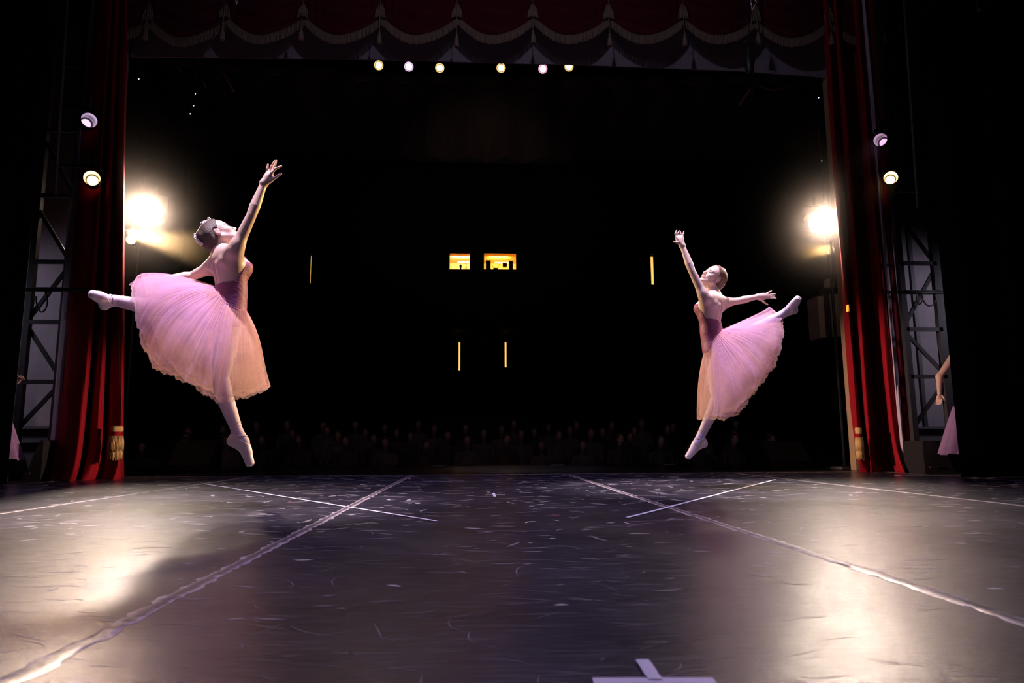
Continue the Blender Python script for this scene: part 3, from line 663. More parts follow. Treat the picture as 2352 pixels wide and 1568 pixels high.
thinbar('ceiling_batten', (406, 151), (417, 166), 12, .02, brm, 'short slanting batten left of the longer one')
thinbar('ceiling_batten', (462, 183), (473, 200), 12, .015, brm, 'short faint batten below the longer one')
thinbar('ceiling_batten', (1739, 182), (1698, 240), 12, .025, brm, 'slanting brown batten in the dark above the right dancer')
o = MB().tube([P(1742, 193, 12), P(1755, 202, 12), P(1775, 207, 12), P(1800, 204, 12), P(1822, 194, 12)], .012, 6).build('drooping_cable', brm, None, True); tag(o, 'loose cable drooping beside the right slanting batten', 'cable')

# ------------------------------------------------------------------ wing towers
def tower(x0, x1, Yt, bars, diags, side, xf=None):
    e = empty('lighting_tower', (P((x0+x1)/2, 1000, Yt)[0], Yt, 0)); tag(e, f'dark braced lighting tower in front of the grey {side} wing wall', 'tower')
    zt = 7.6
    xa = P(x0, 900, Yt)[0]; xb_ = P(x1, 900, Yt)[0]
    MB().box((xa, Yt, zt/2), (.07, .07, zt)).build('post', darksteel, e); MB().box((xb_, Yt, zt/2), (.10, .07, zt)).build('post', steel if False else darksteel, e)
    MB().box((xb_+(.0), Yt+.5, zt/2), (.05, .05, zt)).build('post', darksteel, e)
    for y in bars:
        z = P((x0+x1)/2, y, Yt)[2]; MB().bar((xa, Yt-.02, z), (xb_, Yt-.02, z), .05, .03).build('crossbar', darksteel, e)
    for (ya, yb, up) in diags:
        za = P((x0+x1)/2, ya, Yt)[2]; zb = P((x0+x1)/2, yb, Yt)[2]
        a_, b_ = ((xa, Yt, za), (xb_, Yt, zb)) if up else ((xb_, Yt, za), (xa, Yt, zb))
        MB().bar(a_, b_, .045, .03).build('brace', darksteel, e)
    return e
tower(48, 134, 8.55, [602, 665, 740, 877, 450, 300, 150], [(480, 600, 1), (610, 735, 0), (748, 865, 1), (885, 985, 0), (455, 320, 0)], 'left')
tower(2092, 2176, 8.6, [606, 672, 757, 865, 440, 300, 150], [(485, 606, 1), (614, 745, 0), (765, 862, 1), (872, 980, 0), (320, 440, 0)], 'right')
# pipe clamp across the curtains at mid height
thinbar('cross_pipe', (40, 665), (206, 665), 8.15, .02, black, 'dark horizontal pipe crossing the left curtain at the dancer\'s foot level')
thinbar('cross_pipe', (2028, 671), (2176, 671), 8.56, .02, black, 'dark horizontal pipe crossing beside the right curtain')
# looped cables on the tower
def loopcable(name, cx, cy, Y, w, h, label):
    pts = [P(cx-w/2, cy, Y), P(cx-w*.45, cy+h*.5, Y), P(cx-w*.1, cy+h, Y), P(cx+w*.3, cy+h*.85, Y), P(cx+w/2, cy+h*.3, Y), P(cx+w*.3, cy-h*.3, Y)]
    o = MB().tube(catmull(pts, 24), .009, 6).build(name, black, None, True); tag(o, label, 'cable')
loopcable('cable_loop', 96, 680, 8.3, 26, 36, 'black cable loop hanging on the left tower')
loopcable('cable_loop', 2135, 680, 8.53, 30, 22, 'black cable loop hanging on the right tower')
loopcable('cable_loop', 2112, 678, 8.53, 14, 20, 'smaller black cable loop left of the other on the right tower')
# road cases / stepped dark shapes at the foot of the towers
casem = mat('grey_case', (.10, .09, .115), .7, bump=.4)
def flat_case(x0, x1, Y, side):
    e = empty('stepped_plinth', (P((x0+x1)/2, 1050, Y)[0], Y, 0)); tag(e, f'grey painted plinth low on the {side} wing wall behind the tower', 'plinth')
    a_ = P(x0, 1000, Y); b_ = P(x1, 1000, Y); zt = P(x0, 982, Y)[2]
    MB().box(((a_[0]+b_[0])/2, Y+.2, zt/2), (b_[0]-a_[0], .3, zt)).build('body', casem, e); MB().box(((a_[0]+b_[0])/2, Y+.16, zt*.72), (b_[0]-a_[0]+.02, .34, .03)).build('ledge', plaster, e)
    MB().box(((a_[0]+b_[0])/2, Y+.16, zt), (b_[0]-a_[0]+.02, .34, .03)).build('ledge', casem, e)
flat_case(-30, 124, 8.95, 'left'); flat_case(2098, 2225, 8.95, 'right')
def stagebox(x0, x1, ytop, Y, side, seed):
    e = empty('equipment_case', (P((x0+x1)/2, 1050, Y)[0], Y, 0)); tag(e, f'black curved equipment case on the floor by the {side}', 'case')
    a_ = P(x0, 1000, Y)[0]; b_ = P(x1, 1000, Y)[0]; zt = P(x0, ytop, Y)[2]; w = b_-a_
    prof = [(0, 0), (w, 0), (w*.98, zt*.15), (w*.85, zt*.45), (w*.62, zt*.85), (w*.45, zt), (0, zt)] if seed else [(0, 0), (w, 0), (w, zt*.95), (w*.85, zt), (w*.6, zt*.75), (w*.3, zt*.25), (0, zt*.05)]
    vs = [(a_+x, Y-.2, z) for x, z in prof]+[(a_+x, Y+.2, z) for x, z in prof]; n = len(prof)
    MB().add(vs, [tuple(range(n))[::-1], tuple(range(n, 2*n))]+[(i, (i+1) % n, (i+1) % n+n, i+n) for i in range(n)]).build('shell', black, e)
    MB().box((a_+w*.3, Y-.21, zt*.2), (w*.3, .02, .02)).build('handle', darksteel, e)
stagebox(-20, 52, 1012, 8.3, 'left tower foot', 1); stagebox(84, 126, 1010, 8.3, 'left curtain foot', 0); stagebox(2094, 2160, 1012, 8.45, 'right curtain foot', 1)
wl = MB().box((P(2145, 1092, 7.9)[0], F(2145, 1092)[1], .004), (1.0, .12, .006)).build('threshold_strip', mat('pale_strip', (.35, .33, .38), .5)); tag(wl, 'pale strip on the floor before the right tower', 'strip')
# monitors on the apron
grille = mat('speaker_grille', (.03, .03, .035), .6, .3, bump=.6, bscale=300)
def wedge(x0, x1, Y, side):
    a_ = F(x0, 1068)[0]*0+P(x0, 1050, Y)[0]; b_ = P(x1, 1050, Y)[0]; w = b_-a_; z = P(x0, 1012, Y)[2]
    e = empty('monitor_wedge', ((a_+b_)/2, Y, 0)); tag(e, f'black wedge loudspeaker on the apron at the {side}', 'loudspeaker')
    vs = []
    for x in (a_, b_): vs += [(x, Y-.05, 0), (x, Y+.5, 0), (x, Y+.5, z*.7), (x, Y+.32, z), (x, Y-.05, .08)]
    MB().add(vs, [(0, 1, 2, 3, 4), (5, 9, 8, 7, 6), (0, 5, 6, 1), (1, 6, 7, 2), (2, 7, 8, 3), (3, 8, 9, 4), (4, 9, 5, 0)]).build('cabinet', black, e)
    mb = MB(); mb.add([(a_+.03, Y-.06, .09), (b_-.03, Y-.06, .09), (b_-.03, Y+.31, z+.005), (a_+.03, Y+.31, z+.005)], [(0, 1, 2, 3)]); mb.build('grille', grille, e)
wedge(385, 482, 10.8, 'left'); wedge(1765, 1862, 10.8, 'right')
# hanging loudspeaker beside the right curtain
gm = mat('speaker_lit_edge', (.22, .19, .15), .6)  # lighter colour put on sides and cap for light caught there
ls = empty('hung_loudspeaker', P(1906, 775, 10.4)); tag(ls, 'tall grey loudspeaker hung under the glaring right lamp', 'loudspeaker')
def pbox(name, x0, y0, x1, y1, Y, dep, m, parent):
    a_ = P(x0, y1, Y); b_ = P(x1, y0, Y); return MB().box(((a_[0]+b_[0])/2, Y+dep/2, (a_[2]+b_[2])/2), (b_[0]-a_[0], dep, b_[2]-a_[2])).build(name, m, parent)
pbox('cabinet', 1892, 672, 1913, 774, 10.4, .3, black, ls); pbox('side_panel', 1884, 680, 1891, 775, 10.38, .34, gm, ls); pbox('side_panel', 1913, 675, 1927, 773, 10.38, .34, gm, ls)
a_ = P(1905, 660, 10.4); r_ = (P(1917, 660, 10.4)[0]-P(1894, 660, 10.4)[0])/2
MB().lathe([(r_, 0), (r_, .09), (r_*.85, .13), (r_*.4, .16), (.01, .17)], P(1905, 662, 10.5), (0, 0, 1), 18).build('top_cap', gm, ls, True)
pbox('bracket', 1896, 660, 1914, 672, 10.45, .2, black, ls)
MB().tube([P(1905, 640, 10.5), (P(1905, 640, 10.5)[0], 10.5, 9)], .01).build('suspension_cable', black, ls)
il = MB().box(P(1947, 708, 8.9), (.02, .03, .09)).build('indicator_strip', mat('orange_led', (1, .4, .05), .5, emis=(1, .4, .05), estr=1.5)); tag(il, 'tiny orange light on the edge of the right curtain', 'indicator')

# ================================================================== FIGURES
class Frame:            # local head frame
    def __init__(s, c, f, u, k=1.):
        s.f = unit(f); s.s = unit(np.cross(s.f, u)); s.u = np.cross(s.s, s.f); s.c = np.asarray(c, float); s.k = k; s.rot = np.array([s.f, s.s, s.u])
    def __call__(s, f, u, t=0.): return s.c+(s.f*f+s.u*u+s.s*t)*s.k
def head_sdf(S, h, smile=0.):
    k = h.k
    S.ell(h(-.012, .040), np.array([.094, .073, .082])*k, h.rot, .02)
    S.ell(h(.030, .020), np.array([.060, .060, .075])*k, h.rot, .02)
    S.ell(h(.036, -.035), np.array([.050, .052, .065])*k, h.rot, .025)
    for t in (-1, 1):
        S.cone(h(.005, -.048, t*.048), h(.072, -.090, t*.012), .016*k, .014*k, .03)
        S.ell(h(.058, -.022, t*.036), np.array([.026, .022, .024])*k, h.rot, .02)
        S.cone(h(.082, .024, t*.012), h(.072, .020, t*.042), .008*k, .007*k, .012)
    S.ell(h(.078, -.092), np.array([.014, .016, .013])*k, h.rot, .018)
    for t in (-1, 1): S.ell(h(.099, .004, t*.032), np.array([.014, .015, .010])*k, h.rot, .012, neg=True)
    for t in (-1, 1): S.ell(h(.076, .003, t*.031), np.array([.013, .015, .011])*k, h.rot, .004)
    S.cone(h(.084, .010), h(.108, -.030), .006*k, .008*k, .010)
    S.ell(h(.108, -.032), np.array([.009, .009, .008])*k, h.rot, .006)
    for t in (-1, 1): S.ell(h(.098, -.036, t*.010), np.array([.010, .007, .006])*k, h.rot, .005)
    S.ell(h(.078, -.058), np.array([.020, .026, .020])*k, h.rot, .015)
    S.ell(h(.094, -.053), np.array([.0065, .017+.006*smile, .0045])*k, h.rot, .004)
    S.ell(h(.091, -.067), np.array([.007, .015+.005*smile, .005])*k, h.rot, .004)
    S.ell(h(.101, -.0600), np.array([.006, .018+.006*smile, .0022+.002*smile])*k, h.rot, .003, neg=True)
    for t in (-1, 1):
        r2 = h.rot
        S.ell(h(-.004, -.002, t*.071), np.array([.017, .007, .029])*k, r2, .008)
        S.ell(h(.000, -.001, t*.079), np.array([.009, .004, .017])*k, r2, .004, neg=True)
def head_paint(h, smile=0.):
    def fn(c):
        d = (c-h.c)/h.k; f = d@h.f; s = d@h.s; u = d@h.u; a = np.abs(s)+1e3*((d*d).sum(1) > .0225); out = np.zeros(len(c))
        lips = (f > .078) & (((u+.053)/.0060)**2+(a/(.019+.006*smile))**2 < 1) | (f > .078) & (((u+.0675)/.0068)**2+(a/(.017+.005*smile))**2 < 1)
        out[lips] = 1
        out[(f > .05) & (((u-.004)/.0115)**2+((a-.033)/.020)**2 < 1)] = 3
        lash = (f > .05) & (np.abs(u+.004+.25*(a-.031)**2*60*0) < .0032) & (a > .017) & (a < .050)
        br = (f > .05) & (np.abs(u-.0225+((a-.032)/.02)**2*.004) < .0030) & (a > .013) & (a < .050)
        out[lash | br] = 2
        if smile: out[(f > .07) & (np.abs(u+.060) < .0028) & (a < .015)] = 4
        return out
    return fn
def fingers(S, wrist, palm, chains, D, r=.0078, px=True, k=.006):
    W_ = wrist; Pm = palm
    for i, ch in enumerate(chains):
        pts = [P(a[0], a[1], D+(a[2] if len(a) > 2 else 0)) for a in ch] if px else ch
        th = (i == len(chains)-1)
        S.cone(W_, pts[0], .017, .010 if not th else .012, .018)
        rs = np.linspace(r*1.12, r*.78, len(pts))
        for j in range(len(pts)-1): S.cone(pts[j], pts[j+1], rs[j], rs[j+1], k)
    S.ell(Pm, (.030, .018, .030), None, .02)
def leg_sdf(hip, knee, ankle, foot, heel, back=(0, 0, 0)):
    """leg and foot prims separately; foot = list of (point, radius)"""
    L = SDF(); hip, knee, ankle = map(np.asarray, (hip, knee, ankle))
    L.cone(hip, hip*.55+knee*.45, .088, .074, .001); L.cone(hip*.55+knee*.45, knee, .074, .0495, .001)
    ca = knee*.70+ankle*.30+np.asarray(back)*.012; L.cone(knee, ca, .0495, .053, .002); L.cone(ca, ankle, .053, .031, .001)
    Ft = SDF(); pts = [ankle]+[p for p, r in foot]; rs = [.032]+[r for p, r in foot]
    Ft.chain(pts, rs, .006); Ft.cone(ankle, heel, .028, .022, .012); Ft.cone(heel, foot[0][0], .022, .026, .012); Ft.cone(heel, foot[1][0]*.8+foot[0][0]*.2, .019, .023, .014)
    return L, Ft
def tulle_mat(name, c1, c2, dens):
    m = bpy.data.materials.new(name); m.use_nodes = True; nt = m.node_tree; L = nt.links; nt.nodes.remove(nt.nodes['Principled BSDF'])
    uv = nt.nodes.new('ShaderNodeUVMap')
    def nz(su, sv, sc_, det=4):
        mp = nt.nodes.new('ShaderNodeMapping'); mp.inputs['Scale'].default_value = (su, sv, 1); L.new(uv.outputs[0], mp.inputs[0])
        n = nt.nodes.new('ShaderNodeTexNoise'); n.inputs['Scale'].default_value = sc_; n.inputs['Detail'].default_value = det; L.new(mp.outputs[0], n.inputs['Vector']); return n.outputs['Fac']
    st = nz(70, 2.0, 1); cl_ = nz(4, 3, 2, 5)
    mx = nt.nodes.new('ShaderNodeMix'); mx.data_type = 'RGBA'; mx.inputs[6].default_value = (*c1, 1); mx.inputs[7].default_value = (*c2, 1); L.new(cl_, mx.inputs[0])
    df_ = nt.nodes.new('ShaderNodeBsdfDiffuse'); tl_ = nt.nodes.new('ShaderNodeBsdfTranslucent'); L.new(mx.outputs[2], df_.inputs[0]); L.new(mx.outputs[2], tl_.inputs[0])
    a = nt.nodes.new('ShaderNodeMixShader'); a.inputs[0].default_value = .5; L.new(df_.outputs[0], a.inputs[1]); L.new(tl_.outputs[0], a.inputs[2])
    # gathered tulle is denser near the waist and seen edge-on
    sx = nt.nodes.new('ShaderNodeSeparateXYZ'); L.new(uv.outputs[0], sx.inputs[0])
    lw = nt.nodes.new('ShaderNodeLayerWeight'); lw.inputs[0].default_value = .35
    r1 = nt.nodes.new('ShaderNodeMapRange'); r1.inputs[1].default_value = .3; r1.inputs[2].default_value = .75; r1.inputs[3].default_value = dens*.85; r1.inputs[4].default_value = dens*1.16; L.new(st, r1.inputs[0])
    r2 = nt.nodes.new('ShaderNodeMapRange'); r2.inputs[3].default_value = 1.7; r2.inputs[4].default_value = .85; L.new(sx.outputs[1], r2.inputs[0])
    mu = nt.nodes.new('ShaderNodeMath'); mu.operation = 'MULTIPLY'; L.new(r1.outputs[0], mu.inputs[0]); L.new(r2.outputs[0], mu.inputs[1])
    ad = nt.nodes.new('ShaderNodeMath'); ad.operation = 'MULTIPLY_ADD'; ad.use_clamp = True; L.new(lw.outputs['Facing'], ad.inputs[0]); ad.inputs[1].default_value = .30; L.new(mu.outputs[0], ad.inputs[2])
    r3 = nt.nodes.new('ShaderNodeMapRange'); r3.inputs[1].default_value = .965; r3.inputs[2].default_value = .985; r3.inputs[4].default_value = .22; L.new(sx.outputs[1], r3.inputs[0])
    cr_ = nt.nodes.new('ShaderNodeMapRange'); cr_.inputs[1].default_value = .35; cr_.inputs[2].default_value = .65; cr_.inputs[3].default_value = -.06; cr_.inputs[4].default_value = .09; L.new(nz(6, 4, 1.3, 5), cr_.inputs[0])
    a1 = nt.nodes.new('ShaderNodeMath'); a1.operation = 'ADD'; L.new(r3.outputs[0], a1.inputs[0]); L.new(cr_.outputs[0], a1.inputs[1])
    a2 = nt.nodes.new('ShaderNodeMath'); a2.operation = 'ADD'; a2.use_clamp = True; L.new(a1.outputs[0], a2.inputs[0]); L.new(ad.outputs[0], a2.inputs[1]); ad = a2
    tp = nt.nodes.new('ShaderNodeBsdfTransparent'); b = nt.nodes.new('ShaderNodeMixShader'); L.new(ad.outputs[0], b.inputs[0]); L.new(tp.outputs[0], b.inputs[1]); L.new(a.outputs[0], b.inputs[2])
    L.new(b.outputs[0], nt.nodes['Material Output'].inputs[0]); return m
tulle_a = tulle_mat('lilac_pink_tulle', (.62, .40, .62), (.76, .46, .62), .26)
tulle_b = tulle_mat('warm_lit_tulle', (.80, .47, .43), (.84, .58, .48), .23)  # peach colour stands in for warm light passing through the cloth
def skirt(parent, D, ctrl, seed, scale, layers):
    """ctrl: rows of hem, mid, waist as (px,py,dy)"""
    hem = np.array([P(c[0][0], c[0][1], D+c[0][2]) for c in ctrl]); mid = np.array([P(c[1][0], c[1][1], D+c[1][2]) for c in ctrl]); wst = np.array([P(c[2][0], c[2][1], D+c[2][2]) for c in ctrl])
    NU, NV = 420, 54
    Hc, Mc, Wc = (catmull(a, NU, True) for a in (hem, mid, wst))
    ch, cm_, cw = Hc.mean(0), Mc.mean(0), Wc.mean(0)
    t = np.linspace(0, 1, NV)
    for li, (ml, ln, shrink, fa, nf, u0, u1) in enumerate(layers):
        rg = np.random.RandomState(seed+li*7)
        H2 = ch+(Hc-ch)*shrink; M2 = cm_+(Mc-cm_)*shrink; W2 = Wc
        H3 = M2+(H2-M2)*ln
        # quadratic through waist, mid, hem
        tt = t[None, :, None]
        Bz = W2[:, None]*(2*(tt-.5)*(tt-1))+M2[:, None]*(4*tt*(1-tt))+H3[:, None]*(2*tt*(tt-.5))
        u = np.arange(NU)/NU*2*np.pi
        fold = np.zeros((NU, NV))
        warp = u[:, None]+.25*np.sin(u[:, None]*2+rg.rand()*6)+.12*np.sin(u[:, None]*5+rg.rand()*6)
        for q_ in range(9):
            f_ = max(3, int(nf*(.35+rg.rand()*1.3))); ph = rg.rand()*6.28; dr = rg.randn()*1.5; c_ = rg.rand()*1.2-.1; wd_ = .3+.5*rg.rand()
            g_ = np.sin(warp*f_+ph+dr*t[None]**1.3)
            fold += g_*np.exp(-((t[None]-c_)/wd_)**2)*(7./(f_+3.))*(.5+.5*np.sin(u[:, None]*2+rg.rand()*6))
        fold = fold/2.2
        cc = cw[None, None]*(1-tt)+ch[None, None]*tt
        dr_ = Bz-cc; ax_ = unit(ch-cw); dr_ = dr_-(dr_@ax_)[..., None]*ax_; nn = dr_/(np.linalg.norm(dr_, axis=-1, keepdims=True)+1e-6)
        tang = np.cross(nn, ax_)
        amp = fa*(.04+t**.8-.35*t**6)[None, :]
        fine = .006*np.sin(warp*47+rg.rand()*6)*(1.1-t[None])+.004*np.sin(warp*83+rg.rand()*6+t[None]*2)*(1.1-t[None])
        pts = Bz+nn*((fold*amp+fine*.5)[..., None])+tang*((np.roll(fold, 9, 0)*amp*.5)[..., None])
        # ragged, curling hem
        hemw = (t[None]**10)*.7*(.010*np.sin(u[:, None]*19+rg.rand()*6)+.006*np.sin(u[:, None]*53+rg.rand()*6)+.005*rg.randn(NU)[:, None]*.5)
        pts = pts+ax_*hemw[..., None]
        full = u1-u0 >= 1
        if not full: pts = pts[int(u0*NU):int(u1*NU)]
        o = grid_mesh('skirt_layer', pts, ml, parent, closed_u=full)
        o['label'] = 'lilac pink upper tulle panel' if not full else 'tulle underlayer coloured peach for warm light through it'
def flowers(parent, pts, r=.009):
    mb = MB()
    for p in pts:
        for k in range(5):
            a_ = k*1.2566; d = np.array([math.cos(a_), -.3, math.sin(a_)])*r*.9
            mb.lathe([(.0005, -r*.8), (r*.7, -r*.3), (r*.7, r*.3), (.0005, r*.8)], np.asarray(p)+d, (0, 1, .2), 7)
    mb.build('hair_flowers', flower, parent, True)
def dancer(name, label, D, d):
    root = empty(name, d['root']); tag(root, label, 'person')
    J = lambda a: P(a[0], a[1], D+(a[2] if len(a) > 2 else 0.))
    f = unit(d['fwd']); u = unit(d['up']); s = unit(np.cross(f, u)); u = np.cross(s, f); rot = np.array([f, s, u])     # s = her right
    T = SDF()                                   # torso only
    rib, wai, pel, gir = J(d['rib']), J(d['waist']), J(d['pelvis']), J(d['girdle'])
    pu = unit(wai-pel); pf = unit(f-pu*f.dot(pu)); prot = np.array([pf, np.cross(pf, pu), pu])
    T.ell(rib, (.098, .134, .165), rot, .05); T.ell(wai, (.080, .104, .13), rot, .05)
    T.ell(pel, (.108, .145, .115), prot, .06); T.cone(wai, pel, .082, .10, .05)
    for t in (-1, 1):
        T.ell(rib+f*.062+s*t*.062+u*.022, (.058, .055, .055), rot, .04)
        T.ell(pel-pf*.055+prot[1]*t*.06-pu*.045, (.068, .072, .075), prot, .04)
    B = SDF(); B.extend(T)
    shN, shF = J(d['sh_near']), J(d['sh_far']); nb = J(d['neck']); h = d['head']
    gs = unit(shN-shF); B.cone(shF*.80+shN*.20, shN*.80+shF*.20, .052, .054, .05)
    B.ell(gir, (.062, .120, .075), np.array([unit(f-gs*f.dot(gs)), gs, unit(np.cross(unit(f-gs*f.dot(gs)), gs))]), .05)
    hb = h(-.028, -.035); B.cone(nb, hb, .050, .046, .035); B.cone(nb+f*.01, h(.02, -.045), .042, .036, .03)
    for sh in (shN, shF): B.cone(nb+(hb-nb)*.25, sh*.75+nb*.25, .032, .036, .045)
    # sternocleidomastoid, scapulae, spine furrow, lats
    B.cone(h(-.012, -.035, d['near']*.045), nb+f*.045, .012, .010, .018)
    for sh, k_ in ((shN, 1.), (shF, 1.)):
        c0 = rib*.45+sh*.55-f*.052; c1 = rib*.72+sh*.28-f*.075
        B.cone(c0, c1, .030, .018, .035)
    bk = rib-f*.104; B.cone(bk+u*.06-f*.002, bk-u*.13+f*.022, .007, .008, .022, neg=True)
    for t in (-1, 1): B.cone(bk+u*.05+s*t*.030+f*.018, bk-u*.15+s*t*.024+f*.045, .018, .020, .02)
    head_sdf(B, h, d.get('smile', 0))
    for A in (d['arm_n'], d['arm_f']):
        sh, el, wr = J(A['sh']), J(A['el']), J(A['wr'])
        B.cone(sh, sh*.65+el*.35, .045, .0385, .055); B.cone(sh*.65+el*.35, el, .0385, .0305, .0005)
        m1 = el*.72+wr*.28; B.cone(el, m1, .0305, .0345, .0005); B.cone(m1, wr, .0345, .0215, .0005)
        B.cone(sh*.86+el*.14, sh*.45+rib*.55+s*(.03 if A is d['arm_n'] else -.03)*d['near'], .030, .045, .05)
        if A.get('ch'): fingers(B, wr, J(A['palm']), A['ch'], D+A['hdy'])
    legs = []
    for Lg in (d['leg_d'], d['leg_b']):
        hip, kn, an = J(Lg['hip']), J(Lg['kn']), J(Lg['an'])
        L1, Ft = leg_sdf(hip, kn, an, [(J(a), a[3]) for a in Lg['foot']], J(Lg['heel']), Lg.get('back', (0, 0, 0)))
        legs.append((L1, Ft, an, J(Lg['heel']), kn, J(Lg['foot'][-1]), [(J(a), a[3]) for a in Lg['foot']])); B.extend(L1); B.extend(Ft)
    vx = .0032
    sdf_mesh('body', B, vx, [skin, lipm, brow, eyel, teeth], root, paint=head_paint(h, d.get('smile', 0)))
    # leotard: low back, higher front, over the pelvis
    def lclip(X):
        q = X-rib; qu = q@u; qf = q@f
        top = d['ltop']+.135*np.clip((qf+.01)/.07, 0, 1)
        q2 = (X-pel)@pu
        return np.maximum(qu-top, -.115-q2)
    TL = SDF(); TL.extend(T)
    sdf_mesh('leotard', TL, .0045, leot, root, offset=.0045, clip=lclip)
    # straps over the shoulders
    for t in (-1, 1):
        sh = shN if t == d['near'] else shF
        pt = [rib+f*.098+s*t*.075+u*.10, rib+f*.088+s*t*.085+u*.15, (sh*.68+nb*.32)+f*.045+u*.0, (sh*.62+nb*.38)+u*.043]
        cp = catmull(pt, 16)
        for _ in range(14):
            for q_ in range(len(cp)):
                x_ = cp[q_]; e_ = 2e-3; ev = lambda y_: B.evalp(y_[None], y_, y_, .2)[0]
                v_ = ev(x_); gr = np.array([ev(x_+np.eye(3)[a_]*e_)-ev(x_-np.eye(3)[a_]*e_) for a_ in range(3)])/(2*e_)
                cp[q_] = x_-gr/(np.linalg.norm(gr)+1e-9)*(v_-.002)*.6
        MB().tube(cp, .0042, 6).build('strap', strapm, root, True)
    for (L1, Ft, an, he, kn, toe, ft) in legs:
        LS = SDF(); LS.extend(L1); LS.extend(Ft)
        sdf_mesh('tights_leg', LS, .005, tights, root, offset=.0028)
        dirf = unit(ft[-1][0]-an)
        hh_ = he-an; hh_ = unit(hh_-dirf*hh_.dot(dirf))
        def sclip(X, an=an, dirf=dirf, hh_=hh_, e=ft[-1], pv=ft[-2][0]):
            a_ = (X-an)@dirf; b_ = (X-an)@hh_
            throat = (.020-.60*np.clip(a_-.01, 0, 1)-b_)*.8
            throat = np.where(a_ > .125, -1, throat)
            return np.maximum(np.maximum(.004-a_, throat), (X-e[0])@unit(e[0]-pv)-e[1]*.72)
        sh_o = sdf_mesh('pointe_shoe', Ft, .003, satin, root, offset=.0062, clip=sclip)
        # ribbon crossing the instep
        side = np.cross(dirf, hh_)
        for sg in (1, -1):
            cp = np.array([an+dirf*(.035+.02*q_)+side*sg*(.034*math.cos(q_*1.5))-hh_*(.034*math.sin(q_*1.5)) for q_ in np.linspace(0, 1, 9)])
            for _ in range(8):
                for q_ in range(len(cp)):
                    x_ = cp[q_]; e_ = 2e-3; ev = lambda y_: Ft.evalp(y_[None], y_, y_, .2)[0]
                    v_ = ev(x_); gr = np.array([ev(x_+np.eye(3)[a_]*e_)-ev(x_-np.eye(3)[a_]*e_) for a_ in range(3)])/(2*e_)
                    cp[q_] = x_-gr/(np.linalg.norm(gr)+1e-9)*(v_-.004)*.7
            MB().tube(cp, .0035, 5).build('ribbon', ribbon, sh_o, True)
        ax_ = unit(kn-an)
        for q_ in (.03, .046, .016):
            c0 = an+ax_*q_; ref = unit(np.cross(ax_, (0.1, 1, .3))); r2 = np.cross(ax_, ref)
            MB().tube([c0+(ref*math.cos(a_)+r2*math.sin(a_))*(.0325+q_*.07)+ax_*.006*math.sin(a_*1.0+q_*90) for a_ in np.linspace(0, 2*math.pi, 22)], .0035, 5).build('ribbon', ribbon, sh_o, True)
    # hair
    k = h.k; HS = SDF()
    HS.ell(h(-.020, .044), np.array([.098, .077, .086])*k, h.rot, .02); HS.ell(h(.018, .040), np.array([.078, .068, .072])*k, h.rot, .02)
    HS.ell(h(-.05, -.018), np.array([.055, .058, .055])*k, h.rot, .03)
    for c_, r_ in d['bun']: HS.ell(h(*c_), np.array(r_)*k, h.rot, .012)
    def hclip(X):
        q = (X-h.c)/k; qf = q@h.f; qu = q@h.u; qs = np.abs(q@h.s)
        line = np.where(qu > .02, .020+(qu-.02)*.55, .020-(.02-qu)*1.0)   # hairline
        line = np.where(qu > .075, .050+.2*(qu-.075), line)
        ear = np.sqrt(((qf+.002)/.022)**2+((qu+.001)/.034)**2)
        earc = np.where(qs > .055, (1-ear)*.02, -1)
        return np.maximum(np.maximum((qf-line)*k, -.078-qu+.0*qf), earc)
    sdf_mesh('hair', HS, .003, d['hairm'], root, offset=.003, clip=hclip)
    flowers(root, [h(*c_) for c_ in d['flowers']], d.get('fr', .008))
    # skirt
    skirt(root, D, d['skirt'], d['seed'], 1., d['layers'])
    # gathered waistband
    W2 = catmull(np.array([J(c[2]) for c in d['skirt']]), 80, True)
    MB().tube(list(W2)+[W2[0]], .006, 6).build('waistband', strapm, root, True)
    return root

